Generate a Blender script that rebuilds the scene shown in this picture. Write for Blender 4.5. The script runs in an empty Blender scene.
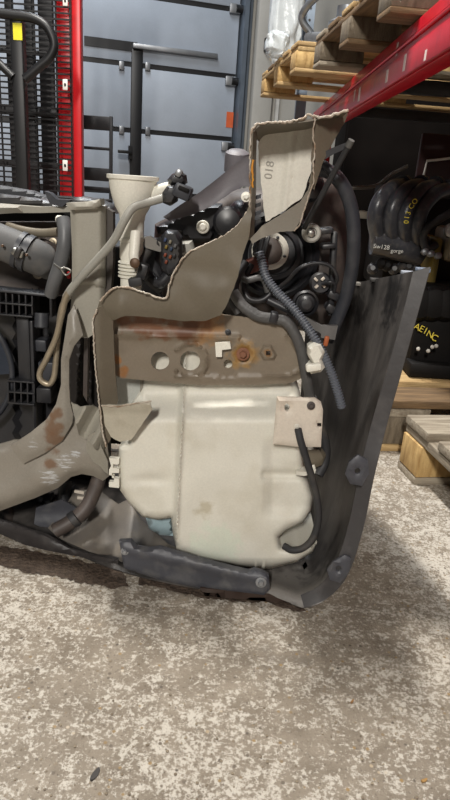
import bpy, bmesh, math, random
from mathutils import Vector, Matrix, noise as mnoise
from mathutils.geometry import delaunay_2d_cdt
random.seed(7)
SC = bpy.context.scene
C = SC.collection
R = math.radians

# ------------------------------------------------------------------ camera
FPX, CAMH, PITCH, ROLL = 628.0, 0.66, R(19.5), R(4.0)
fwd = Vector((0, math.cos(PITCH), -math.sin(PITCH)))
r0 = Vector((1, 0, 0)); u0 = r0.cross(fwd)
CR = r0 * math.cos(ROLL) + u0 * math.sin(ROLL)
CU = -r0 * math.sin(ROLL) + u0 * math.cos(ROLL)
CAM = Vector((0, 0, CAMH))
cd = bpy.data.cameras.new('camera'); cam = bpy.data.objects.new('camera', cd); C.objects.link(cam)
cd.sensor_fit = 'VERTICAL'; cd.sensor_height = 24.0; cd.lens = FPX / 800 * 24.0
cd.clip_start = 0.02
m = Matrix((CR, CU, -fwd)).transposed().to_4x4(); m.translation = CAM
cam.matrix_world = m
SC.camera = cam

# ------------------------------------------------------------------ light
w = bpy.data.worlds.new('world'); SC.world = w; w.use_nodes = True
w.node_tree.nodes['Background'].inputs[0].default_value = (0.82, 0.9, 1.0, 1)
w.node_tree.nodes['Background'].inputs[1].default_value = 0.05
def lamp(name, loc, target, size, energy, color):
    l = bpy.data.lights.new(name, 'AREA'); l.shape = 'RECTANGLE'; l.size, l.size_y = size
    l.energy = energy; l.color = color
    o = bpy.data.objects.new(name, l); C.objects.link(o); o.location = loc
    d = Vector(target) - Vector(loc)
    o.rotation_euler = d.to_track_quat('-Z', 'Y').to_euler()
lamp('ceiling_lamp_behind', (-0.7, -3.6, 3.0), (-0.5, -1.6, 0.4), (0.2, 0.9), 240, (1.0, 0.955, 0.89))
lamp('ceiling_lamp_overhead', (-0.50, 1.60, 3.4), (-0.50, 1.59, 0), (0.14, 0.6), 150, (1.0, 0.96, 0.9))
lamp('ceiling_lamp_aisle', (-1.0, 3.9, 4.0), (-1.0, 3.95, 0), (0.35, 1.6), 85, (0.88, 0.94, 1.0))
SC.view_settings.view_transform = 'Standard'; SC.view_settings.look = 'None'
SC.view_settings.gamma = 1.0; SC.view_settings.use_curve_mapping = False
SC.view_settings.exposure = 0.0

# ------------------------------------------------------------------ measuring helpers
def ray(px, py): return fwd * FPX + CR * (px - 225) + CU * (400 - py)
def P(px, py, Y):
    d = ray(px, py); q = CAM + d * (Y / d.y)
    return q
def PC(px, py, Y, zmin=0.004):                       # car points never go below the floor
    q = P(px, py, Y)
    if q.z < zmin:
        d = ray(px, py); q = CAM + d * ((zmin - CAMH) / d.z)
    return q
def PZ(px, py, z): d = ray(px, py); return CAM + d * ((z - CAMH) / d.z)
def PX(px, py, X): d = ray(px, py); return CAM + d * (X / d.x)
def SCL(px, py, Y): return (P(px + 1, py, Y) - P(px, py, Y)).length

# ------------------------------------------------------------------ materials
MATS = {}
def mat(name, col, rough=0.5, metal=0.0, var=0.15, vscale=12.0, col2=None, bump=0.0, bscale=60.0, spots=(), spotcol=(0.16, 0.06, 0.02),
        spec=0.5, stretch=None, trans=0.0, sss=0.0, dirt=0.0, dirtcol=(0.05, 0.04, 0.03), alpha=1.0, grain=0.07):
    if name in MATS: return MATS[name]
    M = bpy.data.materials.new(name); M.use_nodes = True; MATS[name] = M
    nt = M.node_tree; N = nt.nodes; L = nt.links; b = N['Principled BSDF']
    b.inputs['Roughness'].default_value = rough; b.inputs['Metallic'].default_value = metal
    b.inputs['Specular IOR Level'].default_value = spec
    b.inputs['Transmission Weight'].default_value = trans; b.inputs['Alpha'].default_value = alpha
    if sss: b.inputs['Subsurface Weight'].default_value = sss; b.inputs['Subsurface Radius'].default_value = (.02, .018, .015)
    tc = N.new('ShaderNodeTexCoord'); vec = tc.outputs['Object']
    if stretch:
        mp = N.new('ShaderNodeMapping'); mp.inputs['Scale'].default_value = stretch; L.new(vec, mp.inputs[0]); vec = mp.outputs[0]
    n1 = N.new('ShaderNodeTexNoise'); n1.inputs['Scale'].default_value = vscale; n1.inputs['Detail'].default_value = 6; L.new(vec, n1.inputs['Vector'])
    mr = N.new('ShaderNodeMapRange'); mr.inputs[1].default_value = 0.3; mr.inputs[2].default_value = 0.7; L.new(n1.outputs[0], mr.inputs[0])
    mx = N.new('ShaderNodeMix'); mx.data_type = 'RGBA'; L.new(mr.outputs[0], mx.inputs[0])
    c2 = col2 or tuple(c * (1 - var) for c in col); c1 = col if col2 else tuple(min(1, c * (1 + var)) for c in col)
    mx.inputs[6].default_value = (*c1, 1); mx.inputs[7].default_value = (*c2, 1)
    out = mx.outputs[2]
    def overlay(out, fac, c):
        k = N.new('ShaderNodeMix'); k.data_type = 'RGBA'; L.new(fac, k.inputs[0]); L.new(out, k.inputs[6]); k.inputs[7].default_value = (*c, 1); return k.outputs[2]
    if dirt:
        n2 = N.new('ShaderNodeTexNoise'); n2.inputs['Scale'].default_value = vscale * 2.3; n2.inputs['Detail'].default_value = 8; L.new(tc.outputs['Object'], n2.inputs['Vector'])
        m2 = N.new('ShaderNodeMapRange'); m2.inputs[1].default_value = 0.52; m2.inputs[2].default_value = 0.75; m2.inputs[4].default_value = dirt; L.new(n2.outputs[0], m2.inputs[0])
        out = overlay(out, m2.outputs[0], dirtcol)
    for sp in spots:                                  # stains with a shape of their own: (centre, radius[, colour])
        c, r = sp[0], sp[1]; sc = sp[2] if len(sp) > 2 else spotcol
        sub = N.new('ShaderNodeVectorMath'); sub.operation = 'DISTANCE'; L.new(tc.outputs['Object'], sub.inputs[0]); sub.inputs[1].default_value = c
        m3 = N.new('ShaderNodeMapRange'); m3.inputs[1].default_value = r; m3.inputs[2].default_value = r * 0.35; L.new(sub.outputs['Value'], m3.inputs[0])
        n3 = N.new('ShaderNodeTexNoise'); n3.inputs['Scale'].default_value = 55; n3.inputs['Detail'].default_value = 6; L.new(tc.outputs['Object'], n3.inputs['Vector'])
        scr = len(sp) > 3
        if scr:
            mp3 = N.new('ShaderNodeMapping'); mp3.inputs['Rotation'].default_value = (0, R(32), 0); mp3.inputs['Scale'].default_value = (.35, 1, 2.6); L.new(tc.outputs['Object'], mp3.inputs[0]); L.new(mp3.outputs[0], n3.inputs['Vector']); n3.inputs['Scale'].default_value = 110; n3.inputs['Roughness'].default_value = .7
        mu = N.new('ShaderNodeMath'); mu.operation = 'MULTIPLY_ADD'; L.new(n3.outputs[0], mu.inputs[0]); mu.inputs[1].default_value = 3.2 if scr else 2.2; mu.inputs[2].default_value = -1.6 if scr else -1.1
        ad = N.new('ShaderNodeMath'); ad.operation = 'ADD'; L.new(m3.outputs[0], ad.inputs[0]); L.new(mu.outputs[0], ad.inputs[1])
        gate = N.new('ShaderNodeMath'); gate.operation = 'MULTIPLY'; L.new(m3.outputs[0], gate.inputs[1])
        m4 = N.new('ShaderNodeMapRange'); m4.inputs[1].default_value = 0.95 if scr else 0.35; m4.inputs[2].default_value = 1.25 if scr else 0.9; m4.inputs[4].default_value = 0.85; L.new(ad.outputs[0], m4.inputs[0])
        m5 = N.new('ShaderNodeMapRange'); m5.inputs[2].default_value = .25; L.new(m3.outputs[0], m5.inputs[0]); L.new(m4.outputs[0], gate.inputs[0]); L.new(m5.outputs[0], gate.inputs[1])
        out = overlay(out, gate.outputs[0], sc)
    if grain:
        ng = N.new('ShaderNodeTexNoise'); ng.inputs['Scale'].default_value = 320; ng.inputs['Detail'].default_value = 5; ng.inputs['Roughness'].default_value = .7; L.new(tc.outputs['Object'], ng.inputs['Vector'])
        mg = N.new('ShaderNodeMapRange'); mg.inputs[1].default_value = .3; mg.inputs[2].default_value = .7; mg.inputs[3].default_value = 1 - grain * 1.3; mg.inputs[4].default_value = 1 + grain; L.new(ng.outputs[0], mg.inputs[0])
        vm = N.new('ShaderNodeVectorMath'); vm.operation = 'SCALE'; L.new(out, vm.inputs[0]); L.new(mg.outputs[0], vm.inputs['Scale']); out = vm.outputs[0]
    L.new(out, b.inputs['Base Color'])
    if bump:
        n4 = N.new('ShaderNodeTexNoise'); n4.inputs['Scale'].default_value = bscale; n4.inputs['Detail'].default_value = 5; L.new(vec, n4.inputs['Vector'])
        bp = N.new('ShaderNodeBump'); bp.inputs['Strength'].default_value = bump; bp.inputs['Distance'].default_value = 0.01
        L.new(n4.outputs[0], bp.inputs['Height']); L.new(bp.outputs[0], b.inputs['Normal'])
    return M

# ------------------------------------------------------------------ object helpers
def tag(o, label=None, cat=None, group=None, kind=None):
    if label: o['label'] = label
    if cat: o['category'] = cat
    if group: o['group'] = group
    if kind: o['kind'] = kind
    return o
def thing(name, label, cat, loc=(0, 0, 0), rotz=0, group=None):
    o = bpy.data.objects.new(name, None); C.objects.link(o); o.location = loc; o.rotation_euler = (0, 0, rotz); o.empty_display_size = .1
    return tag(o, label, cat, group)
def adopt(o, parent):
    if parent is not None:
        o.parent = parent
        pm = Matrix.Translation(parent.location) @ parent.rotation_euler.to_matrix().to_4x4() if parent.parent is None else WORLD.get(parent.name, Matrix())
        o.matrix_parent_inverse = pm.inverted()
WORLD = {}
def build(name, bm, mt, parent=None, smooth=35, local=False, label=None):
    """link a bmesh as ONE mesh object; local=True: coordinates already in the parent's frame"""
    bmesh.ops.recalc_face_normals(bm, faces=bm.faces[:])
    me = bpy.data.meshes.new(name); bm.to_mesh(me); bm.free()
    if smooth:
        for p in me.polygons: p.use_smooth = True
        me.set_sharp_from_angle(angle=R(smooth))
    me.materials.append(mt)
    o = bpy.data.objects.new(name, me); C.objects.link(o)
    if parent is not None:
        if local: o.parent = parent
        else: adopt(o, parent)
    if label: o['label'] = label
    return o
def box(bm, x0, x1, y0, y1, z0, z1, M=None, bev=0.0):
    vs = [bm.verts.new((x, y, z)) for x in (x0, x1) for y in (y0, y1) for z in (z0, z1)]
    fs = [bm.faces.new([vs[i] for i in f]) for f in ((0, 1, 3, 2), (4, 6, 7, 5), (0, 4, 5, 1), (2, 3, 7, 6), (0, 2, 6, 4), (1, 5, 7, 3))]
    if bev:
        es = list({e for f in fs for e in f.edges})
        g = bmesh.ops.bevel(bm, geom=es, offset=bev, segments=2, affect='EDGES', profile=.5)
        vs = list({v for v in vs if v.is_valid} | {v for v in g['verts'] if v.is_valid} | {v for f in g['faces'] for v in f.verts})
    if M is not None: bmesh.ops.transform(bm, matrix=M, verts=[v for v in vs if v.is_valid])
    return vs
def crom(pts, n=8, closed=False):
    pts = [Vector(p) for p in pts]; k = len(pts); out = []
    seg = k if closed else k - 1
    for i in range(seg):
        p1, p2 = pts[i % k], pts[(i + 1) % k]
        p0 = pts[(i - 1) % k] if closed or i > 0 else p1 * 2 - p2
        p3 = pts[(i + 2) % k] if closed or i + 2 < k else p2 * 2 - p1
        for j in range(n):
            t = j / n
            out.append(.5 * ((2 * p1) + (p2 - p0) * t + (2 * p0 - 5 * p1 + 4 * p2 - p3) * t * t + (3 * p1 - p0 - 3 * p2 + p3) * t ** 3))
    if not closed: out.append(pts[-1])
    return out
def resample(pts, n):
    d = [0]
    for a, b in zip(pts, pts[1:]): d.append(d[-1] + (b - a).length)
    out = []; j = 0
    for i in range(n):
        s = d[-1] * i / (n - 1)
        while j < len(d) - 2 and d[j + 1] < s: j += 1
        t = (s - d[j]) / max(1e-9, d[j + 1] - d[j]); out.append(pts[j].lerp(pts[j + 1], min(1, max(0, t))))
    return out
def sweep(bm, pts, rad, sides=12, cap=True, squash=1.0):
    """tube along world points; rad is a number or a function of the fraction along the path"""
    n = len(pts); rings = []
    t = (pts[1] - pts[0]).normalized(); nrm = t.orthogonal().normalized()
    for i, p in enumerate(pts):
        t2 = (pts[min(n - 1, i + 1)] - pts[max(0, i - 1)]).normalized()
        nrm = (nrm - t2 * nrm.dot(t2)).normalized(); bn = t2.cross(nrm)
        r = rad(i / (n - 1)) if callable(rad) else rad
        rings.append([bm.verts.new(p + (nrm * math.cos(a) + bn * math.sin(a) * squash) * r) for a in [2 * math.pi * k / sides for k in range(sides)]])
    for a, b in zip(rings, rings[1:]):
        for k in range(sides): bm.faces.new((a[k], a[(k + 1) % sides], b[(k + 1) % sides], b[k]))
    if cap: bm.faces.new(rings[0][::-1]); bm.faces.new(rings[-1])
def tube(name, pts, rad, mt, parent, n=8, sides=12, label=None, straight=False):
    bm = bmesh.new(); W = [PC(*p) for p in pts]
    sweep(bm, W if straight else crom(W, n), rad, sides); return build(name, bm, mt, parent, 50, label=label)
def corrugated(name, pts, r, pitch, mt, parent, depth=.22, label=None):
    W = crom([PC(*p) for p in pts], 10); L = sum((b - a).length for a, b in zip(W, W[1:]))
    k = int(L / pitch); W = resample(W, k * 4 + 1); bm = bmesh.new()
    sweep(bm, W, lambda s: r * (1 - depth * (1 if round(s * k * 4) % 4 in (0, 3) else 0)), 12); return build(name, bm, mt, parent, 30, label=label)
def lathe(name, origin, axis, prof, mt, parent, seg=28, label=None, smooth=35, bm=None):
    """prof: (radius, height along the axis)"""
    own = bm is None; bm = bm or bmesh.new(); axis = Vector(axis).normalized(); a = axis.orthogonal().normalized(); b = axis.cross(a); rings = []
    for r, h in prof:
        c = Vector(origin) + axis * h
        rings.append([bm.verts.new(c + (a * math.cos(2 * math.pi * k / seg) + b * math.sin(2 * math.pi * k / seg)) * max(r, 1e-5)) for k in range(seg)])
    for p, q in zip(rings, rings[1:]):
        for k in range(seg): bm.faces.new((p[k], p[(k + 1) % seg], q[(k + 1) % seg], q[k]))
    bm.faces.new(rings[0]); bm.faces.new(rings[-1][::-1])
    if own: return build(name, bm, mt, parent, smooth, label=label)
def inside(p, poly):
    x, y = p; c = False; j = len(poly) - 1
    for i in range(len(poly)):
        xi, yi = poly[i]; xj, yj = poly[j]
        if (yi > y) != (yj > y) and x < (xj - xi) * (y - yi) / (yj - yi) + xi: c = not c
        j = i
    return c
def segd(p, a, b):
    ax, ay = a; bx, by = b; dx, dy = bx - ax, by - ay; l = dx * dx + dy * dy
    t = max(0, min(1, ((p[0] - ax) * dx + (p[1] - ay) * dy) / l)) if l else 0
    return math.hypot(p[0] - ax - t * dx, p[1] - ay - t * dy)
def circ(x, y, r, n=16, ry=None): return [(x + r * math.cos(2 * math.pi * k / n), y + (ry or r) * math.sin(2 * math.pi * k / n)) for k in range(n)]
def relief(name, outline, Y, mt, parent, fn=None, thick=.004, step=5.0, holes=(), sm=0, rag=0.0, round_px=0.0, round_m=0.0, label=None, smooth=40, pt=None):
    """a moulded or pressed piece: outline measured in the photo, Y its depth (number or f(x,y)), fn(x,y,d) extra relief, real thickness"""
    pt = pt or PC
    if sm: outline = [(v.x, v.y) for v in crom([(x, y, 0) for x, y in outline], sm, True)]
    def dens(poly, st):
        o = []
        for i, a in enumerate(poly):
            b = poly[(i + 1) % len(poly)]; l = math.hypot(b[0] - a[0], b[1] - a[1]); k = max(1, int(l / st))
            for j in range(k): o.append((a[0] + (b[0] - a[0]) * j / k, a[1] + (b[1] - a[1]) * j / k))
        return o
    loops = [dens(outline, min(step, 4.0))] + [dens(h, 3.0) for h in holes]
    if rag:
        rr = random.Random(len(outline) * 31 + int(outline[0][0]))
        loops[0] = [(x + rr.uniform(-rag, rag), y + rr.uniform(-rag, rag)) for x, y in loops[0]]
    vs = []; es = []
    for lp in loops:
        b = len(vs); vs += lp; es += [(b + i, b + (i + 1) % len(lp)) for i in range(len(lp))]
    def dist(p): return min(segd(p, lp[i], lp[(i + 1) % len(lp)]) for lp in loops for i in range(len(lp)))
    x0 = min(v[0] for v in loops[0]); x1 = max(v[0] for v in loops[0]); y0 = min(v[1] for v in loops[0]); y1 = max(v[1] for v in loops[0])
    ny = int((y1 - y0) / step) + 1
    for j in range(ny + 1):
        for i in range(int((x1 - x0) / step) + 2):
            p = (x0 + (i + .5 * (j % 2)) * step, y0 + j * step * .95)
            if inside(p, loops[0]) and not any(inside(p, h) for h in loops[1:]) and dist(p) > step * .45: vs.append(p)
    vv, _, ff, *_ = delaunay_2d_cdt([Vector(v) for v in vs], es, [], 0, 1e-5)
    tri = []
    for f in ff:
        c = sum((vv[i] for i in f), Vector((0, 0))) / len(f)
        if inside(c, loops[0]) and not any(inside(c, h) for h in loops[1:]): tri.append(tuple(f))
    bm = bmesh.new(); fr = []; bk = []
    for v in vv:
        x, y = v; d = dist((x, y)); yy = Y(x, y) if callable(Y) else Y
        o = fn(x, y, d) if fn else 0.0
        if round_px:
            t = min(1.0, d / round_px); o += round_m * (1 - math.sqrt(max(0, 1 - (1 - t) ** 2)))
        q = pt(x, y, yy + o); fr.append(bm.verts.new(q)); bk.append(bm.verts.new(q + Vector((0, max(thick, thick + (round_m if round_px else 0) - (o if round_px else 0)), 0))))
    cnt = {}
    for f in tri:
        bm.faces.new([fr[i] for i in f]); bm.faces.new([bk[i] for i in reversed(f)])
        for a, b in zip(f, f[1:] + f[:1]): cnt[(a, b)] = 1
    for a, b in list(cnt):
        if (b, a) not in cnt: bm.faces.new((fr[b], fr[a], bk[a], bk[b]))
    bmesh.ops.delete(bm, geom=[v for v in bm.verts if not v.link_faces], context='VERTS')
    return build(name, bm, mt, parent, smooth, label=label)
def loft(name, rows, mt, parent, n=60, across=4, thick=.004, label=None, fn=None):
    """shell through several measured curves of (px, py, depth)"""
    cur = [resample(crom([PC(*p) for p in r], 8), n) for r in rows]
    grid = [crom([c[i] for c in cur], across) for i in range(n)]
    bm = bmesh.new(); V = [[bm.verts.new(p) for p in g] for g in grid]
    for a, b in zip(V, V[1:]):
        for k in range(len(a) - 1): bm.faces.new((a[k], b[k], b[k + 1], a[k + 1]))
    bmesh.ops.recalc_face_normals(bm, faces=bm.faces[:])
    bm.normal_update()
    bmesh.ops.solidify(bm, geom=bm.faces[:], thickness=thick)
    for v in bm.verts: v.co.z = max(v.co.z, .001)
    return build(name, bm, mt, parent, 45, label=label)
def lettering(name, text, size, M, mt, parent, label=None, extrude=.0004):
    cu = bpy.data.curves.new(name, 'FONT'); cu.body = text; cu.size = size; cu.align_x = 'CENTER'; cu.align_y = 'CENTER'; cu.extrude = extrude
    t = bpy.data.objects.new(name, cu); me = bpy.data.meshes.new_from_object(t); bpy.data.objects.remove(t); bpy.data.curves.remove(cu)
    me.transform(M); me.materials.append(mt)
    o = bpy.data.objects.new(name, me); C.objects.link(o); adopt(o, parent)
    if label: o['label'] = label
    return o
def facing(origin, xdir, zdir):
    """frame: local x along xdir, local z (front of the lettering) along zdir"""
    x = Vector(xdir).normalized(); z = Vector(zdir).normalized(); y = z.cross(x).normalized(); x = y.cross(z)
    M = Matrix((x, y, z)).transposed().to_4x4(); M.translation = origin; return M

# palette
def S(r, g, b): return tuple(((c / 255) / 12.92 if c / 255 < .04045 else ((c / 255 + .055) / 1.055) ** 2.4) for c in (r, g, b))
BLACK = mat('black_plastic', S(38, 38, 41), .42, var=.25, dirt=.35, dirtcol=S(80, 74, 66), bump=.05)
BLACKR = mat('black_rubber', S(46, 46, 48), .6, var=.2, dirt=.5, dirtcol=S(92, 86, 78))
GLOSSY = mat('glossy_black_plastic', S(26, 26, 29), .38, var=.2, dirt=.2, dirtcol=S(70, 66, 62))
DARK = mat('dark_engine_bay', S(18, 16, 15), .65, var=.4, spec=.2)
BROWN = mat('dusty_brown_plastic', S(70, 62, 58), .55, var=.25, vscale=20, dirt=.5, dirtcol=S(100, 88, 78))
STEEL = mat('bare_steel', S(160, 158, 152), .35, 0.9, var=.15)
ZINC = mat('zinc_plated_steel', S(150, 152, 155), .4, .7, var=.15)

# ================================================================== setting
def floor_material():
    M = bpy.data.materials.new('worn_concrete'); M.use_nodes = True; nt = M.node_tree; N = nt.nodes; L = nt.links; b = N['Principled BSDF']
    tc = N.new('ShaderNodeTexCoord'); V = tc.outputs['Object']
    def noi(s, d=6, r=.6):
        n = N.new('ShaderNodeTexNoise'); n.inputs['Scale'].default_value = s; n.inputs['Detail'].default_value = d; n.inputs['Roughness'].default_value = r; L.new(V, n.inputs['Vector']); return n.outputs[0]
    def mrg(i, a, c, lo=0., hi=1.):
        k = N.new('ShaderNodeMapRange'); k.inputs[1].default_value = a; k.inputs[2].default_value = c; k.inputs[3].default_value = lo; k.inputs[4].default_value = hi; L.new(i, k.inputs[0]); return k.outputs[0]
    def mixc(f, a, c):
        k = N.new('ShaderNodeMix'); k.data_type = 'RGBA'
        L.new(f, k.inputs[0])
        for s, v in ((6, a), (7, c)):
            if isinstance(v, tuple): k.inputs[s].default_value = (*v, 1)
            else: L.new(v, k.inputs[s])
        return k.outputs[2]
    def mth(op, a, c):
        k = N.new('ShaderNodeMath'); k.operation = op
        for s, v in ((0, a), (1, c)):
            if isinstance(v, (int, float)): k.inputs[s].default_value = v
            else: L.new(v, k.inputs[s])
        return k.outputs[0]
    big = noi(3.1, 4); mid = noi(18, 6); fine = noi(230, 5, .65); fine2 = noi(165, 8, .75); med = noi(50, 7, .7)
    base = mixc(mrg(mid, .3, .7), S(145, 135, 121), S(114, 104, 91))
    thr = mth('ADD', mth('ADD', mth('MULTIPLY', fine2, .6), mth('MULTIPLY', med, .4)), mth('MULTIPLY', mth('SUBTRACT', big, .5), .30))
    col = mixc(mrg(thr, .49, .55, 0, .85), base, S(197, 191, 180))          # pale worn flecks
    vo = N.new('ShaderNodeTexVoronoi'); vo.inputs['Scale'].default_value = 120; L.new(V, vo.inputs['Vector'])
    sel = N.new('ShaderNodeSeparateColor'); L.new(vo.outputs['Color'], sel.inputs[0])
    peb = mth('MULTIPLY', mrg(vo.outputs['Distance'], .34, .22), mrg(sel.outputs[0], .80, .82))
    pc = N.new('ShaderNodeValToRGB'); L.new(sel.outputs[1], pc.inputs[0])
    pc.color_ramp.elements[0].color = (*S(92, 84, 76), 1); pc.color_ramp.elements[1].color = (*S(196, 188, 174), 1)
    e = pc.color_ramp.elements.new(.88); e.color = (*S(146, 122, 84), 1); e = pc.color_ramp.elements.new(.45); e.color = (*S(120, 110, 98), 1)
    col = mixc(peb, col, pc.outputs[0])                                # exposed aggregate
    col = mixc(mrg(fine, .57, .68, 0, .8), col, S(84, 76, 68))       # pits
    st = noi(7.5, 3, .5); col = mixc(mrg(st, .63, .72, 0, .6), col, S(96, 90, 84))   # grey stains
    L.new(col, b.inputs['Base Color'])
    b.inputs['Roughness'].default_value = .62; b.inputs['Specular IOR Level'].default_value = .35
    h = mth('ADD', mth('MULTIPLY', fine2, .6), mth('MULTIPLY', fine, .4))
    bp = N.new('ShaderNodeBump'); bp.inputs['Strength'].default_value = .5; bp.inputs['Distance'].default_value = .006; L.new(h, bp.inputs['Height']); L.new(bp.outputs[0], b.inputs['Normal'])
    return M
bm = bmesh.new(); box(bm, -4, 4.5, -3.5, 9, -.1, 0)
tag(build('floor', bm, floor_material(), None, 0), 'worn speckled concrete floor', None, None, 'structure')

# sectional door at the back, turned so that its right side is farther
DY = R(18); du = Vector((math.cos(DY), math.sin(DY), 0)); dn = Vector((du.y, -du.x, 0))    # dn faces the camera
D0 = P(170, 100, 5.6); D0.z = 0
def door_uv(px, py):
    d = ray(px, py); t = (D0 - CAM).dot(dn) / d.dot(dn); q = CAM + d * t - D0; return q.dot(du), q.z
DM = Matrix((du, -dn, Vector((0, 0, 1)))).transposed().to_4x4(); DM.translation = D0        # local x = u, local y = away from the camera
PANEL = mat('door_panel_grey', S(158, 166, 177), .55, var=.08, vscale=3, bump=.04, bscale=40, dirt=.12, dirtcol=S(120, 124, 128))
BLKP = mat('black_paint', S(21, 21, 23), .45, var=.2)
WALL = mat('painted_wall', S(172, 170, 164), .8, var=.06, vscale=4, dirt=.2, dirtcol=S(140, 136, 128))
door = bpy.data.objects.new('door_1', None); C.objects.link(door); door.matrix_world = DM; door.location = D0; door.rotation_euler = (0, 0, DY)
tag(door, 'grey sectional overhead door with black seams and a wicket door', None, None, 'structure')
def dbox(name, mt, x0, x1, y0, y1, z0, z1, label=None, bev=0.0, parent=None):
    bm = bmesh.new(); box(bm, x0, x1, y0, y1, z0, z1, None, bev); return build(name, bm, mt, parent or door, 30, True, label)
uR = door_uv(236, 60)[0]; zs = [door_uv(158, 133)[1], door_uv(158, 68)[1]]
ph = zs[1] - zs[0]; seams = [zs[0] + ph * k for k in range(-1, 4)]
uW = door_uv(136, 100)[0]; uL = uR - 4.4
for i in range(len(seams) - 1):
    z0, z1 = seams[i], seams[i + 1]
    cuts = [(uL, uW - .045), (uW + .045, uR)] if z1 <= zs[1] + .2 else [(uL, uR)]
    for a, b_ in cuts: dbox('door_panel', PANEL, a, b_, -.02, .02, z0 + .018, z1 - .018, bev=.004)
cuts = [(uL, uW - .045), (uW + .045, uR)]
for a, b_ in cuts: dbox('door_panel', PANEL, a, b_, -.02, .02, .0, seams[0] - .018, bev=.004)
for z in seams[:-1]: dbox('panel_seam', BLKP, uL, uR, -.012, .02, z - .018, z + .018, 'black rubber seam')
zt = door_uv(140, 50)[1]
dbox('wicket_door_post', BLKP, uW - .045, uW + .045, -.03, .02, 0, zt, 'black wicket door post', .006)
dbox('wicket_door_head', BLKP, door_uv(84, 45)[0], uW, -.028, .02, zt - .02, zt + .045, 'black wicket door head')
a, b_ = door_uv(132, 46)[0], door_uv(216, 55)[0]
dbox('door_closer_rail', ZINC, a, b_, -.06, -.021, zt + .0, zt + .035, 'grey door closer rail', .005)
for px, py in ((121, 66), (121, 130), (147, 67), (147, 131)):
    u, z = door_uv(px, py); dbox('hinge', ZINC, u - .02, u + .02, -.04, -.02, z - .03, z + .03, 'zinc hinge plate', .005)
u, z = door_uv(124, 152); dbox('door_handle', BLKP, u - .06, u + .05, -.09, -.06, z - .012, z + .012, 'black lever handle', .004)
dbox('handle_plate', BLKP, u + .03, u + .055, -.065, -.02, z - .05, z + .05)
for px, py in ((236, 10), (233, 82), (231, 147)):
    u, z = door_uv(px, py); dbox('roller_bracket', ZINC, uR - .09, uR + .0, -.05, -.02, z - .035, z + .035, 'zinc roller bracket', .006)
    bm = bmesh.new(); lathe('', (uR + .01, -.04, z), (1, 0, 0), [(.02, -.05), (.03, -.05), (.03, .02), (.02, .02)], None, None, 14, bm=bm); build('roller', bm, BLKP, door, 30, True)
u, z = door_uv(229, 120); dbox('reflector_sticker', mat('orange_red_sticker', S(200, 92, 50), .5), u - .03, u + .03, -.024, -.0195, z - .06, z + .06, 'orange red sticker')
# track, wall and pier to the right of the door
jam = bpy.data.objects.new('trim_1', None); C.objects.link(jam); jam.location = D0; jam.rotation_euler = (0, 0, DY)
tag(jam, 'blue grey steel guide track beside the overhead door', None, None, 'structure')
TRK = mat('blue_grey_track', S(112, 122, 134), .4, .5, var=.1)
dbox('guide_track', TRK, uR + .015, uR + .05, -.12, .02, 0, 3.2, parent=jam); dbox('track_lip', TRK, uR + .05, uR + .10, -.05, .02, 0, 3.2, parent=jam)
wl = bpy.data.objects.new('wall_back', None); C.objects.link(wl); wl.location = D0; wl.rotation_euler = (0, 0, DY)
tag(wl, 'white painted back wall beside the overhead door', None, None, 'structure')
dbox('wall_face', WALL, uR + .10, uR + 6.5, -.02, .2, 0, 3.6, parent=wl)
dbox('pier', WALL, uR + .13, uR + .30, -.12, -.02, 0, 3.6, parent=wl, bev=.01)
dbox('cable_conduit', mat('white_conduit', S(205, 205, 202), .5), uR + .36, uR + .39, -.05, -.02, 0, 3.6, parent=wl)
u, z = door_uv(262, 48); dbox('wall_hook', BLKP, u - .03, u + .03, -.16, -.12, z - .05, z + .05, parent=wl, bev=.008)

# ================================================================== red stacker behind on the left
RED = mat('red_paint', S(190, 26, 32), .35, var=.12, dirt=.15, dirtcol=S(90, 15, 18))
st = thing('stacker', 'red mast stacker with wire mesh guard and black tiller, far left', 'stacker', (-.95, 3.1, 0))
SY = 3.0
def sbox(name, mt, px0, px1, py0, py1, Y, dpt, label=None, z0=None, z1=None, bev=.003, par=st):
    a = P(px0, (py0 + py1) / 2, Y); b = P(px1, (py0 + py1) / 2, Y)
    if z0 is None: z0 = P((px0 + px1) / 2, py1, Y).z
    if z1 is None: z1 = P((px0 + px1) / 2, py0, Y).z
    bm = bmesh.new(); box(bm, a.x, b.x, Y, Y + dpt, z0, z1, None, bev); return build(name, bm, mt, par, 30, label=label)
sbox('mast_column', RED, 73, 81, 0, 190, SY, .05, 'bright red mast column', 0.05, 2.0)
sbox('mast_rail', RED, 58, 72, 0, 190, SY + .05, .05, 'red inner mast rail', 0.05, 2.0)
sbox('mast_column', RED, -90, -74, 0, 190, SY, .12, None, 0.05, 2.0)
sbox('mast_crosshead', RED, -90, 83, 0, 10, SY + .02, .1, None, 2.0, 2.1)
sbox('leg', RED, 60, 83, 180, 190, SY - .05, .7, None, 0.03, 0.11); sbox('leg', RED, -90, -68, 180, 190, SY - .05, .7, None, 0.03, 0.11)
DKS = mat('dark_steel', S(44, 44, 46), .5, .3, var=.25)
for x0, x1 in ((8, 15), (27, 34), (40, 54)): sbox('lift_chain', DKS, x0, x1, 0, 190, SY + .06, .03, 'dark lift chain band', .1, 2.0)
sbox('cross_bar', DKS, -80, 58, 104, 113, SY + .045, .03); sbox('cross_bar', DKS, -80, 58, 158, 164, SY + .045, .03)
sbox('cross_bar', DKS, -80, 58, 47, 50, SY + .045, .03)
WIRE = mat('black_wire', S(28, 27, 28), .45, .3, var=.15)
xa, xb = P(-80, 100, SY).x, P(72.5, 100, SY).x
zt0, zb0 = 1.62, .46; nw = 52
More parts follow.
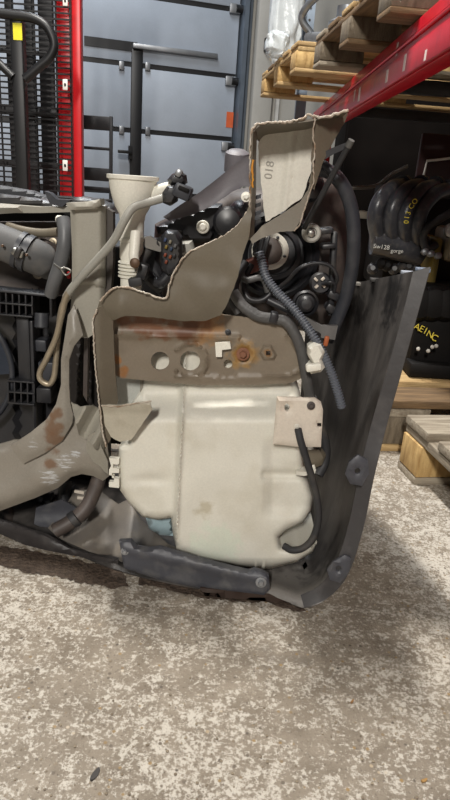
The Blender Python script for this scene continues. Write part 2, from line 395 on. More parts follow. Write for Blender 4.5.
bm = bmesh.new(); box(bm, xa, xb, SY - .022, SY - .017, -.0034, .0034); wm = build('guard_wire', bm, WIRE, st, 0)
for k in range(nw):
    o = wm if k == 0 else wm.copy()
    if k: C.objects.link(o)
    o.location.z = zb0 + (zt0 - zb0) * k / (nw - 1)
for px in (-40, 0, 36, 57, 71): sbox('guard_upright', WIRE, px - .8, px + .8, 0, 190, SY - .016, .006, None, .4, 1.7, 0)
WHITE = mat('white_plastic', S(226, 226, 220), .5, var=.05)
for py in (0, 84, 165): lb = sbox('mesh_clip', WHITE, 62.5, 67.5, py - 5, py + 6, SY - .034, .006, 'small white clip'); sbox('clip_screw', BLKP, 64, 66, py - 1, py + 2, SY - .036, .003, par=lb)
TIL = SY - .35
sbox('tiller_post', BLKP, 12.5, 24.5, 12, 195, TIL, .05, 'black tiller post', .35, None, .006)
def stube(name, pts, r, mt, label=None):
    bm = bmesh.new(); sweep(bm, crom([P(*p) for p in pts], 8), r, 12); return build(name, bm, mt, st, 50, label=label)
stube('tiller_handle', [(-30, 14, TIL), (-8, 13, TIL), (12, 15, TIL), (32, 18, TIL), (45, 25, TIL), (52, 36, TIL), (54, 47, TIL), (49, 58, TIL), (39, 67, TIL), (25, 79, TIL)], .017, BLKP, 'black looped tiller handle')
stube('tiller_handle', [(-26, 15, TIL), (-22, 38, TIL), (-10, 54, TIL), (13, 77, TIL)], .015, BLKP)
sbox('warning_sticker', mat('yellow_sticker', S(226, 216, 40), .5, var=.08), 13, 22, 23, 40, TIL - .002, .002, 'yellow warning sticker', bev=0)
bm = bmesh.new(); a = P(18, 100, TIL + .1); box(bm, a.x - .18, a.x + .22, TIL + .05, SY - .04, .06, .45, None, .02); build('drive_cover', bm, RED, st)

# black slatted trolley frame between stacker and wicket door
tr = thing('trolley', 'black open metal trolley frame leaning beside the red mast', 'trolley', (-.75, 3.9, 0))
TY = 3.9
def tb(name, x0, x1, y0, y1, d=.03, label=None, z0=None, z1=None): return sbox(name, DKS, x0, x1, y0, y1, TY, d, label, z0, z1, .004, tr)
tb('upright', 109, 112, 115, 190, z0=0, z1=P(110, 116, TY).z); tb('upright', 58, 61, 115, 190, z0=0, z1=P(60, 114, TY).z)
tb('wide_slat', 61, 110, 115, 129); tb('wide_slat', 61, 110, 167, 180); tb('rail', 61, 110, 146, 149); tb('rail', 61, 110, 186, 190)
sbox('base_shelf', DKS, 58, 112, 188, 190, TY, .5, None, .12, .16, .004, tr)
for px in (60, 110):
    for yo in (.03, .45):
        bm = bmesh.new(); c = P(px, 190, TY); lathe('', (c.x, TY + yo, .06), (1, 0, 0), [(.02, -.015), (.06, -.015), (.06, .015), (.02, .015)], None, None, 16, bm=bm); build('wheel', bm, BLACKR, tr)

# ================================================================== wooden pallets
WOODS = [mat('grey_weathered_wood', S(170, 160, 142), .8, col2=S(118, 106, 90), vscale=9, stretch=(1, 9, 9), bump=.3, bscale=30),
         mat('yellow_pine_wood', S(198, 170, 122), .75, col2=S(150, 120, 78), vscale=9, stretch=(1, 9, 9), bump=.3, bscale=30),
         mat('brown_old_wood', S(130, 104, 72), .8, col2=S(84, 66, 46), vscale=9, stretch=(1, 9, 9), bump=.3, bscale=30)]
WB = [mat('pine_block_wood', S(206, 174, 118), .8, col2=S(160, 126, 76), vscale=14, stretch=(5, 5, 1), bump=.3), mat('grey_block_wood', S(128, 116, 98), .85, col2=S(92, 82, 68), vscale=14, stretch=(5, 5, 1), bump=.3)]
bcache = {}
def board(name, root, lx, ly, lz, loc, mt, rz=0.0, cham=False):
    k = (round(lx, 3), round(ly, 3), round(lz, 3), mt.name, cham)
    if k not in bcache:
        bm = bmesh.new(); box(bm, -lx / 2, lx / 2, -ly / 2, ly / 2, -lz / 2, lz / 2, None, .003)
        o = build(name, bm, mt, root, 30, True); bcache[k] = o.data
    else:
        o = bpy.data.objects.new(name, bcache[k]); C.objects.link(o); o.parent = root
    o.location = loc; o.rotation_euler = (random.uniform(-.004, .004), random.uniform(-.004, .004), rz + random.uniform(-.008, .008)); return o
def pallet(label, loc, rotz, tone=0, group='wooden pallets', L=1.2, W=.8, block=0, deck=5, mixed=True):
    """loc is the centre of the footprint; long side along local x"""
    p = thing('wooden_pallet', label, 'pallet', loc, rotz, group)
    t = WOODS
    pick = lambda: t[tone] if random.random() < .65 else t[random.randrange(3)]
    ys = [-W / 2 + .05, 0, W / 2 - .05]
    for y in ys: board('bottom_board', p, L, .1, .02, (0, y, .010), pick())
    for x in (-L / 2 + .0725, 0, L / 2 - .0725):
        for y in ys: board('block', p, .145, .098, .078, (x, y, .0595), WB[block if not mixed or random.random() < .7 else 1 - block])
        board('stringer_board', p, W, .14, .022, (x, 0, .110), pick(), R(90))
    for k in range(deck):
        y = -W / 2 + .06 + (W - .12) * k / (deck - 1)
        board('deck_board', p, L, .12, .022, (0, y, .133), pick())
    return p
# on the floor, right
a = PZ(405, 423, .12); b_ = PZ(452, 466, .12); dr = (b_ - a).normalized(); phi = math.atan2(dr.x, -dr.y); xd = Vector((math.cos(phi), math.sin(phi), 0))
c_ = a + dr * .4 + xd * .6
pallet('pale pallet with a yellow corner block, nearest on the floor at right', (c_.x, c_.y, 0), phi, 0, block=0, mixed=False)
pallet('worn pallet lying on the floor behind the nearest pallet, under the engine parts', (.34 + .6, 1.62 + .4, 0), R(8), 1, block=1)
pallet('pallet on the floor at the back below the red rack beam', (.62 + .6, 2.6 + .4, 0), 0, 2, block=1)

# ================================================================== pallet rack
RX = .37; BZ0, BZ1 = .905, 1.022
rk = thing('pallet_rack', 'red steel pallet rack with a long white-marked beam carrying pallets', 'rack', (1.1, 3.3, 0))
def rbox(name, x0, x1, y0, y1, z0, z1, mt=RED, label=None, bev=.004, par=rk):
    bm = bmesh.new(); box(bm, x0, x1, y0, y1, z0, z1, None, bev); return build(name, bm, mt, par, 30, label=label)
REDB = mat('red_beam_paint', S(196, 24, 44), .3, var=.12, dirt=.35, dirtcol=S(70, 14, 20), vscale=7)
b1 = rbox('beam', RX, RX + .05, .30, 3.75, BZ0, BZ1, REDB, 'crimson front beam with white marks', .006)
rbox('beam_rib', RX - .012, RX, .30, 3.75, BZ0, BZ0 + .055, REDB, par=b1); rbox('beam_rib', RX - .005, RX, .30, 3.75, BZ0 + .075, BZ0 + .085, REDB, par=b1)
WMARK = mat('white_mark', S(222, 206, 200), .6, var=.1)  # small white marks laid on the front beam
for yy, zz, ly, lz in ((1.62, .012, .02, .035), (1.44, .005, .015, .02), (1.78, .07, .02, .03), (1.80, .012, .025, .03), (2.2, .01, .03, .04), (2.3, .02, .02, .035)):
    xo = RX - .0125 if zz < .055 else RX - .0005
    rbox('beam_mark', xo, xo + .001, yy, yy + ly, BZ0 + zz, BZ0 + zz + lz, WMARK, 'white mark', 0, b1)
rbox('beam', RX + 1.02, RX + 1.07, .30, 3.75, BZ0, BZ1, REDB)
for yy in (.30, 3.69):
    for xx in (RX + .05, RX + .96): rbox('upright', xx, xx + .06, yy, yy + .06, 0, BZ1 - .01, RED)
for yy in (1.5, 2.4, 3.3): rbox('cross_support', RX + .05, RX + 1.02, yy, yy + .04, BZ1 - .05, BZ1 - .005, DKS)
SZ = BZ1 + .002
def rpal(label, x, y, deg, tone, block): pallet(label, (x + .6 * math.cos(R(deg)), y + .6 * math.sin(R(deg)), SZ), R(deg), tone, 'pallets on the rack', block=block).scale.z = .68
rpal('pallet on the rack beam nearest the camera, at the top right edge', .40, 1.10, 2, 2, 1)
rpal('pallet second from the front on the red beam, end blocks overhanging the aisle', .26, 1.99, 6, 2, 1)
rpal('pallet third from the front on the red beam, below the clear plastic bag', .115, 2.86, 7, 1, 0)
# load on the rack
CAST = mat('grey_cast_metal', S(132, 136, 142), .4, .7, var=.3, vscale=15, dirt=.5, dirtcol=S(50, 48, 46))
PZT = SZ + .0995
def casting(label, x, y, z, s, rz):
    t = thing('metal_casting', label, 'car part', (x, y, z), rz, 'metal car parts on the rack')
    bm = bmesh.new(); box(bm, -.18 * s, .18 * s, -.1 * s, .1 * s, 0, .09 * s, None, .02 * s); build('body', bm, CAST, t, 30, True)
    bm = bmesh.new(); lathe('', (0, 0, .09 * s), (0, 0, 1), [(.07 * s, -.01), (.085 * s, 0), (.085 * s, .05 * s), (.05 * s, .07 * s), (.05 * s, .12 * s), (.02 * s, .12 * s)], None, None, 18, bm=bm); build('housing', bm, CAST, t, 30, True)
    for k in (-1, 1):
        bm = bmesh.new(); sweep(bm, crom([Vector((k * .15 * s, -.05 * s, .08 * s)), Vector((k * .2 * s, -.09 * s, .16 * s)), Vector((k * .1 * s, -.1 * s, .25 * s)), Vector((0, -.02 * s, .27 * s))], 8), .018 * s, 10); build('arm', bm, CAST, t, 50, True)
casting('grey metal casting with bent arms on the second rack pallet', .40, 1.86, PZT, .7, .4)
casting('grey metal casting behind the first one on the rack', .40, 2.20, PZT, .8, 1.4)
casting('dull grey metal casting farther back on the rack beside the perforated post', .35, 2.68, PZT, .75, -.5)
casting('small grey metal casting farther in on the second rack pallet', .72, 1.95, PZT, .6, 2.2)
pp = thing('perforated_post', 'galvanised perforated angle post rising behind the pallets on the rack', 'post', (.27, 3.45, 0))
bm = bmesh.new(); box(bm, .25, .30, 3.45, 3.455, 0, 2.3); box(bm, .25, .254, 3.455, 3.50, 0, 2.3); build('angle', bm, mat('galvanised', S(120, 132, 146), .4, .5, var=.12), pp)
for k in range(18):
    bm = bmesh.new(); lathe('', (.277, 3.449, PZT + .02 + k * .05), (0, 1, 0), [(.006, -.001), (.006, .0005)], None, None, 8, bm=bm); build('punched_hole', bm, BLKP, pp)
# plastic wrapped bundle
PLAST = mat('clear_plastic_wrap', S(205, 212, 216), .25, var=.08, vscale=9, alpha=.75, bump=.6, bscale=18)
def wrap(name, label, cx, cy, cz, sx, sy, sz, seed):
    bm = bmesh.new(); bmesh.ops.create_icosphere(bm, subdivisions=4, radius=1)
    for v in bm.verts:
        n = v.co.normalized(); q = Vector((abs(n.x) ** .6 * (1 if n.x > 0 else -1), abs(n.y) ** .6 * (1 if n.y > 0 else -1), abs(n.z) ** .6 * (1 if n.z > 0 else -1)))
        k = 1 + .22 * mnoise.noise(n * 3 + Vector((seed, 0, 0))) + .1 * mnoise.noise(n * 8 + Vector((0, seed, 0)))
        v.co = Vector((cx, cy, cz)) + Vector((q.x * sx, q.y * sy, q.z * sz)) * k
        v.co.z = max(v.co.z, cz - sz)
    return tag(build(name, bm, PLAST, None, 60), label, 'plastic wrap')
wrap('plastic_bundle', 'tall bundle of clear plastic wrap standing at the back of the rack', .15, 3.16, PZT + .27, .07, .08, .27, 3)
wrap('plastic_bag', 'small crumpled clear plastic bag lying in front of the tall bundle', .11, 2.84, PZT + .045, .045, .06, .045, 9)
# dark goods below the beam
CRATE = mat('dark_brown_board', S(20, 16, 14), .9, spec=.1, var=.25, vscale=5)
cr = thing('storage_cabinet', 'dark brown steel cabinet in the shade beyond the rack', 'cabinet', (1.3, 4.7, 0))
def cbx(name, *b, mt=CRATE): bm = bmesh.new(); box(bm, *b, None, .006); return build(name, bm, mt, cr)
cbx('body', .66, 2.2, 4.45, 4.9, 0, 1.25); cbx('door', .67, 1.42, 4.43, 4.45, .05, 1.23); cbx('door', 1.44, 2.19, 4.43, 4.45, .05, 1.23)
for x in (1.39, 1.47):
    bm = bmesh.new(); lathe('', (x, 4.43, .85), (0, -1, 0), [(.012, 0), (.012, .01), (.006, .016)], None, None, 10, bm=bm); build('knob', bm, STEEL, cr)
pn = thing('radiator_panel', 'dark red panel with a white bent edge strip behind the engine parts', 'panel', (1.1, 3.0, .148))
DRED = mat('dark_red_paint', S(44, 11, 12), .5, var=.2)
a = P(418, 166, 3.0); b_ = P(470, 136, 3.0)
bm = bmesh.new(); box(bm, a.x, b_.x + .3, 3.0, 3.03, .148, b_.z, None, .005); build('sheet', bm, DRED, pn)
bm = bmesh.new(); sweep(bm, [P(423, 178, 2.985), P(427, 161, 2.985), P(470, 156, 2.985)], .006, 8); build('edge_strip', bm, WHITE, pn, label='white bent edge strip')
bm = bmesh.new(); sweep(bm, crom([P(352, 188, 2.9), P(375, 186, 2.9), P(392, 174, 2.9), P(408, 166, 2.9)], 8), .008, 10)
tag(build('bent_pipe', bm, mat('dull_pipe', S(120, 116, 110), .5, .4)), 'dull bent metal pipe lying behind the black intake manifold', 'pipe')
zc = P(360, 219, 2.72).z; x0, x1 = P(346, 212, 2.72).x, P(385, 212, 2.72).x
bm = bmesh.new(); box(bm, x0, x1, 2.72, 2.9, 0, zc, None, .01); tag(build('dark_crate', bm, CRATE), 'dark crate standing on the floor behind the bumper edge', 'crate')
bm = bmesh.new(); box(bm, P(352, 212, 2.74).x, P(370, 212, 2.74).x, 2.74, 2.85, zc, P(360, 211, 2.74).z, None, .004)
tag(build('cardboard_box', bm, mat('cardboard', S(130, 122, 110), .8)), 'small pale box on the dark crate behind the bumper edge', 'box')

# engine with intake manifold
MANI = mat('grey_black_nylon', S(54, 55, 60), .32, var=.2, vscale=25, dirt=.3, dirtcol=S(120, 116, 108), bump=.08, bscale=120)
YEL = mat('yellow_paint_marker', S(222, 200, 50), .6, var=.05); WHT = mat('white_paint_marker', S(206, 206, 200), .6, var=.05)
EY = 2.15
en = thing('engine', 'engine with black ribbed intake manifold marked in yellow, on the floor pallet', 'engine', (.66, EY, .146))
def etube(name, pts, r, mt=MANI, par=en, label=None, sides=14, n=8):
    bm = bmesh.new(); sweep(bm, crom([P(*p) for p in pts], n), r, sides); return build(name, bm, mt, par, 50, label=label)
etube('plenum', [(371, 239, EY - .05), (373, 239, EY - .05), (378, 240, EY - .05), (395, 244, EY - .05), (412, 248, EY - .05), (422, 251, EY - .05), (425, 252, EY - .05)], lambda s: .050 * min(1, .35 + 2.2 * min(s, 1 - s) ** .6), label='black intake plenum', n=8, sides=20)
rx = [[(379, 241), (375, 218), (380, 200), (392, 188), (403, 185)], [(393, 243), (390, 220), (395, 202), (408, 189), (421, 185)], [(407, 245), (404, 224), (409, 205), (422, 190), (436, 186)], [(420, 248), (417, 229), (422, 209), (435, 194), (449, 189)]]
runs = []
for i, pts in enumerate(rx):
    y = EY - .06
    r_ = etube('intake_runner', [(px, py, y + dy) for (px, py), dy in zip(pts, (0, -.04, -.04, 0, .08))], lambda s: .0255 - .003 * s, label='curved black intake runner')
    runs.append(r_)
for x, y_ in ((402, 184), (420, 184), (435, 185), (448, 188)):
    bm = bmesh.new(); c = P(x + 1, y_ + 1, EY + .02); lathe('', c, (.8, 1, .05), [(.024, -.01), (.031, -.01), (.031, .01), (.024, .01)], None, None, 20, bm=bm); build('runner_flange', bm, BLACK, en)
bm = bmesh.new(); a = P(378, 270, EY + .22); b_ = P(470, 190, EY + .22); box(bm, a.x, b_.x, EY + .16, EY + .5, .30, b_.z, None, .02); build('cylinder_head', bm, DARK, en)
bm = bmesh.new(); box(bm, a.x + .03, b_.x, EY + .05, EY + .55, .146, .36, None, .02); build('engine_block', bm, mat('dark_cast_iron', S(22, 21, 20), .6, .2, var=.3), en)
for k in range(7):
    bm = bmesh.new(); c = P(372 + k * 7, 266 + random.uniform(-3, 5), EY - .02); lathe('', c, (random.uniform(-.3, .3), -1, .3), [(.012, 0), (.018, .01), (.018, .03), (.008, .04)], None, None, 10, bm=bm); build('sensor', bm, random.choice([BLACK, DARK, BLACKR]), en)
etube('breather_hose', [(452, 212, EY - .12), (440, 219, EY - .12), (428, 227, EY - .12), (423, 238, EY - .12), (427, 249, EY - .12), (436, 245, EY - .1)], .012, BLACKR, label='grey rubber hose')
ALU = mat('dusty_aluminium', S(150, 140, 120), .55, .4, var=.25, vscale=30, dirt=.4, dirtcol=S(70, 60, 46))
OCH = mat('ochre_casting', S(128, 112, 54), .6, .2, var=.25)
bm = bmesh.new(); a = P(431, 270, EY - .1); b_ = P(444, 238, EY - .1); box(bm, a.x, b_.x, EY - .1, EY + .05, .30, b_.z, None, .01); build('bracket_casting', bm, OCH, en, label='ochre bracket casting')
bm = bmesh.new(); a = P(445, 262, EY - .12); b_ = P(475, 230, EY - .12); box(bm, a.x, b_.x, EY - .12, EY + .05, a.z, b_.z, None, .015); build('alternator', bm, ALU, en, label='dusty aluminium casting')
bm = bmesh.new(); lathe('', P(450, 231, EY - .16), (0, -1, .2), [(.022, 0), (.022, .02), (.012, .024)], None, None, 16, bm=bm); build('sensor', bm, STEEL, en)
for px, py in ((424, 252), (430, 254), (437, 256)):
    bm = bmesh.new(); lathe('', P(px, py, EY - .13), (0, -1, .2), [(.011, 0), (.011, .015), (.005, .018)], None, None, 8, bm=bm); build('bolt', bm, ZINC, en)
# yellow characters follow the third runner, one by one
for ch, px, py, ang in (('0', 406.5, 222, 84), ('1', 407, 217.5, 78), ('3', 408.5, 213, 70), ('C', 411.5, 206.5, 60), ('O', 415, 201.5, 52)):
    q = P(px, py, EY - .128); x = CR * math.cos(R(ang)) + CU * math.sin(R(ang)); lettering('yellow_marking', ch, .021, facing(q, x, (CAM - q)), YEL, en, extrude=.003)
q = P(381.5, 247, EY - .102); lettering('white_marking', 'Sw128', .019, facing(q, CR * .98 - CU * .12, CAM - q), WHT, en, extrude=.004)
q = P(397, 251, EY - .102); lettering('white_marking', 'gorge', .017, facing(q, CR * .98 - CU * .05, CAM - q), WHT, en, extrude=.004)
# second engine, low at the right edge
EY2 = 1.80; WPL0 = mat('pale_bolt', S(176, 172, 164), .5)
e2 = thing('engine', 'dark engine block with yellow lettering low at the right edge', 'engine', (.66, EY2, .146))
bm = bmesh.new(); a = P(409, 352, EY2); b_ = P(480, 290, EY2); box(bm, a.x, b_.x, EY2, EY2 + .18, .146, P(440, 290, EY2).z, None, .03); build('block', bm, DARK, e2)
for k in range(4):
    bm = bmesh.new(); c = P(418 + k * 14, 303, EY2); lathe('', c, (0, -1, .1), [(.045, 0), (.05, .01), (.04, .03), (.02, .035)], None, None, 20, bm=bm); build('cover', bm, DARK, e2)
bm = bmesh.new(); a = P(410, 356, EY2 - .02); b_ = P(480, 345, EY2 - .02); box(bm, a.x, b_.x, EY2 - .04, EY2 + .1, .146, .19, None, .01); build('sump', bm, DARK, e2)
for ch, px, py in (('A', 417, 327), ('E', 421.5, 329), ('I', 425.5, 331), ('N', 430, 334.5), ('C', 434.5, 338)):
    q = P(px, py, EY2 - .012); lettering('yellow_marking', ch, .026, facing(q, CR * .88 - CU * .42, CAM - q), YEL, e2, extrude=.004)
for px, py in ((436, 346), (428, 351), (418, 349), (432, 347)):
    bm = bmesh.new(); lathe('', P(px, py, EY2 - .05), (0, -1, .3), [(.004, 0), (.006, .003), (.003, .007)], None, None, 8, bm=bm); build('bolt', bm, WPL0, e2)
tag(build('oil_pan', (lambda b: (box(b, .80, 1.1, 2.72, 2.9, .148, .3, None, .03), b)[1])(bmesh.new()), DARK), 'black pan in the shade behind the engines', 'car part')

# ================================================================== the cut-off car front end, seen from behind
car = thing('car_front_section', 'cut-off car front end with white washer tank, headlamp and dark bumper', 'car part', (-.02, .95, 0))
def pw(px, py, Y): return tuple(PC(px, py, Y))
RUST = S(104, 60, 28); RUST2 = S(140, 92, 44)
PAINT = mat('beige_grey_car_paint', S(136, 130, 120), .42, var=.07, vscale=8, dirt=.3, dirtcol=S(104, 94, 80), bump=.03, bscale=15,
            spots=[(pw(53, 416, .965), .022, S(108, 80, 58)), (pw(52, 428, .965), .026, S(108, 80, 58)), (pw(53, 440, .965), .026, S(108, 80, 58)), (pw(52, 454, .97), .022, S(108, 80, 58)), (pw(50, 464, .975), .016, S(108, 80, 58)), (pw(64, 462, .975), .030, S(192, 194, 196), 1), (pw(50, 478, .975), .034, S(192, 194, 196), 1), (pw(33, 446, .965), .022, S(186, 188, 190), 1), (pw(75, 455, .975), .02, S(186, 188, 190), 1)])
PAINTL = mat('pale_beige_car_paint', S(152, 148, 137), .4, var=.06, vscale=8, dirt=.18, dirtcol=S(124, 114, 98))
KHAKI = mat('khaki_underseal_paint', S(104, 96, 82), .5, var=.08, vscale=9, dirt=.3, dirtcol=S(84, 74, 60), bump=.04, bscale=25)
PLATE = mat('dusty_apron_paint', S(120, 109, 94), .5, var=.08, vscale=10, dirt=.35, dirtcol=S(88, 76, 62), bump=.05, bscale=25,
            spots=[(pw(205, 326, .945), .045, S(150, 112, 70)), (pw(243, 354, .945), .034, S(158, 124, 72)), (pw(150, 318, .945), .050, RUST), (pw(178, 320, .945), .045, RUST), (pw(125, 317, .945), .030, RUST), (pw(198, 322, .945), .036, S(112, 66, 30)), (pw(190, 330, .945), .03, S(86, 50, 26)), (pw(243, 354, .945), .020, S(128, 82, 36)), (pw(268, 353, .945), .012, S(128, 90, 44)), (pw(122, 372, .945), .014, RUST2), (pw(116, 360, .945), .012, RUST2)])
CREAM = mat('cream_primer', S(208, 204, 192), .5, var=.05, vscale=10, dirt=.15, dirtcol=S(150, 140, 120))
EDGE = mat('torn_metal_edge', S(206, 200, 188), .55, .1, col2=S(136, 108, 80), vscale=45, bump=.5, bscale=220)
EDGEO = mat('orange_edge_paint', S(206, 150, 50), .6, col2=S(190, 120, 40), vscale=60)
TANK = mat('white_translucent_tank', S(212, 209, 197), .55, var=.03, vscale=6, sss=.12, grain=.05, dirt=.34, dirtcol=S(166, 156, 130), bump=.04, bscale=14,
           spots=[(pw(205, 505, .925), .028, S(186, 178, 156)), (pw(215, 545, .92), .06, S(206, 212, 196))])
FLUID = mat('pale_blue_fluid_sump', S(150, 170, 176), .35, var=.06)
BUMP = mat('dark_grey_bumper_plastic', S(42, 40, 39), .45, col2=S(82, 78, 75), vscale=9, stretch=(3, 3, 1), dirt=.35, dirtcol=S(104, 100, 96), bump=.06, bscale=40,  # paler second tone puts vertical highlight streaks into the colour
           spots=[(pw(385, 300, 1.02), .07, S(24, 23, 23)), (pw(352, 310, 1.15), .06, S(24, 22, 22)), (pw(292, 582, .91), .10, S(122, 118, 113)), (pw(330, 520, 1.0), .08, S(92, 88, 84))])
BUMPL = mat('grey_bumper_tray', S(122, 115, 106), .5, col2=S(88, 84, 80), vscale=10, dirt=.5, dirtcol=S(126, 116, 102), bump=.08, bscale=30)
LIP = mat('blue_grey_bumper_lip', S(68, 69, 75), .5, var=.2, vscale=12, dirt=.4, dirtcol=S(122, 120, 116), bump=.06)
LINER = mat('violet_grey_liner', S(112, 108, 112), .55, col2=S(84, 81, 86), vscale=8, dirt=.3, dirtcol=S(130, 126, 122))
HOSE = mat('grey_hose', S(150, 148, 140), .5, var=.06)
ALP = mat('dull_aluminium_pipe', S(162, 150, 130), .4, .5, var=.12, vscale=30)
CORR = mat('blue_grey_corrugated_sleeve', S(92, 96, 104), .45, var=.12)
TAPE = mat('grey_harness_tape', S(74, 73, 72), .55, var=.15, vscale=40, bump=.2, bscale=120)
SEAL = mat('dark_blue_grey_seal', S(48, 50, 56), .45, var=.12, dirt=.3, dirtcol=S(100, 100, 100))
YCON = mat('yellowed_white_plastic', S(222, 219, 207), .45, var=.04)
WPL = mat('dusty_white_plate', S(206, 196, 182), .55, var=.05, vscale=10, dirt=.25, dirtcol=S(170, 140, 110))
FANB = mat('blue_grey_fan_plastic', S(70, 76, 88), .4, var=.12)
COPPER = mat('copper_terminal', S(84, 62, 44), .5, .3)

# ---- bumper cover: right end, corner and under tray as one shell
near = [(431, 267, .95), (419, 310, .94), (403, 368, .93), (387, 425, .92), (374, 478, .90), (363, 530, .885), (348, 575, .87), (328, 598, .868), (305, 608, .866), (285, 601, .88), (262, 594, .895), (200, 588, .905), (125, 572, .935), (60, 549, .985), (25, 538, 1.01), (0, 528, 1.04), (-45, 514, 1.08)]
lip1 = [(414, 271, .955), (404, 312, .945), (389, 366, .935), (373, 420, .925), (361, 470, .91), (350, 522, .893), (337, 562, .88), (320, 585, .88), (302, 594, .882), (285, 590, .89), (262, 585, .905), (200, 578, .92), (125, 562, .95), (60, 541, .99), (25, 528, 1.02), (0, 518, 1.05), (-45, 505, 1.09)]
wall1 = [(385, 277, 1.08), (378, 318, 1.07), (366, 372, 1.06), (354, 422, 1.05), (345, 465, 1.04), (336, 512, 1.02), (324, 545, 1.0), (312, 568, .98), (297, 580, .955), (280, 577, .96), (255, 572, .97), (196, 562, .985), (122, 536, 1.02), (75, 520, 1.06), (40, 508, 1.09), (0, 500, 1.12), (-45, 492, 1.15)]
wall2 = [(345, 284, 1.24), (341, 322, 1.23), (334, 376, 1.22), (326, 424, 1.21), (320, 462, 1.20), (314, 500, 1.18), (306, 528, 1.15), (297, 545, 1.1), (285, 555, 1.07), (270, 552, 1.08), (245, 545, 1.1), (190, 530, 1.12), (125, 500, 1.17), (85, 490, 1.2), (45, 480, 1.22), (0, 475, 1.25), (-45, 470, 1.28)]
front = [(310, 284, 1.36), (306, 322, 1.36), (302, 376, 1.36), (298, 424, 1.36), (294, 455, 1.36), (290, 480, 1.36), (284, 500, 1.36), (275, 508, 1.36), (262, 510, 1.36), (250, 508, 1.36), (225, 500, 1.36), (180, 485, 1.37), (125, 468, 1.39), (85, 458, 1.4), (45, 450, 1.42), (0, 446, 1.44), (-45, 440, 1.46)]
bump = loft('bumper_cover', [near, lip1, wall1, wall2, front], BUMP, car, 90, 5, .004, 'dark grey plastic bumper cover, inner side')
FLN = mat('grey_arch_flange', S(50, 47, 47), .5, var=.08, vscale=14, dirt=.25, dirtcol=S(112, 108, 104), bump=.05)
loft('wheel_arch_flange', [[(p[0] - .5, p[1], p[2] - .006) for p in near[:9]], [(p[0] - 1, p[1] + 1, p[2] - .006) for p in lip1[:9]]], FLN, bump, 50, 2, .003, 'lighter grey wheel arch flange')
# grey inner tray lying on the bumper's floor
relief('under_tray', [(118, 505), (128, 500), (140, 520), (168, 545), (240, 575), (262, 583), (240, 586), (150, 572), (122, 562), (90, 552), (58, 538), (48, 528), (60, 515), (75, 490), (100, 492)], lambda x, y: 1.095 - (y - 490) * .0022 if y < 560 else .941 - (y - 560) * .001, BUMPL, car, pt=lambda x, y, Y: PC(x, y, Y, .010), thick=.004, step=6,
       fn=lambda x, y, d: .006 * math.sin(x * .13), label='grey dusty under tray')
# nose wall and dark interior behind everything
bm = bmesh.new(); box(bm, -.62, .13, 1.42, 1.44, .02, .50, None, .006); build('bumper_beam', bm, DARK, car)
# wheel arch tabs
for pts, hole in ([(349, 462), (358, 455), (368, 460), (369, 474), (362, 486), (350, 484), (345, 474)], (357.5, 471)), ([(333, 562), (345, 555), (351, 558), (349, 572), (340, 583), (330, 580), (327, 570)], (338.5, 568.5)):
    o = relief('mounting_tab', pts, .868 if hole[1] < 500 else .853, LIP, bump, thick=.004, step=4, holes=[circ(*hole, 3, 10)], round_px=3, round_m=.003, label='grey mounting tab with screw hole')
# lower lip strip
relief('lower_lip', [(119, 541), (131, 540), (137, 548), (150, 549), (160, 547), (200, 559), (248, 572), (254, 569), (262, 571), (269, 576), (270, 589), (264, 595), (240, 592), (200, 588), (160, 580), (124, 568)], lambda x, y: .905 - (x - 120) * .00022, LIP, bump, thick=.006, step=2.5,
       fn=lambda x, y, d: -.006 * math.exp(-((y - (548 + (x - 120) * .23)) / 5) ** 2) + .0015 * mnoise.noise(Vector((x * .06, y * .1, 0))), round_px=3, round_m=.004, label='blue grey lower lip strip')
def bolt(px, py, Y, r, mt=ZINC, par=car, name='bolt', hexa=True, axis=(0, -1, .15), label=None, washer=True):
    s = SCL(px, py, Y) * r; bm = bmesh.new()
    if washer: lathe('', PC(px, py, Y), axis, [(s, 0), (s, s * .25), (s * .75, s * .3)], None, None, 20, bm=bm)
    lathe('', PC(px, py, Y), axis, [(s * .6, 0), (s * .6, s * .8), (s * .45, s * .95)], None, None, 6 if hexa else 16, bm=bm)
    return build(name, bm, mt, par, 25, label=label)
bolt(261, 582, .868, 5.5, ZINC, bump); bolt(125, 551, .90, 4, ZINC, bump); 
relief('torn_liner_end', [(200, 588), (262, 594), (298, 600), (304, 612), (300, 604), (262, 601), (205, 596)], .885, mat('rusty_dark_scrap', S(58, 44, 36), .7, var=.3), bump, thick=.004, step=5, label='rusty torn edge under the lip')

for px, py, c in ((408, 273, S(150, 156, 166)), (423, 270, S(110, 120, 136)), (376, 280, S(60, 58, 56)), (360, 284, S(120, 116, 110))):
    rbx_q = PC(px, py, .965 + (420 - px) * .0036); bm = bmesh.new(); box(bm, rbx_q.x - .010, rbx_q.x + .010, rbx_q.y - .006, rbx_q.y + .008, rbx_q.z - .003, rbx_q.z + .003, None, .001); build('edge_clip', bm, mat('edge_clip_%d' % px, c, .5), bump, 30)

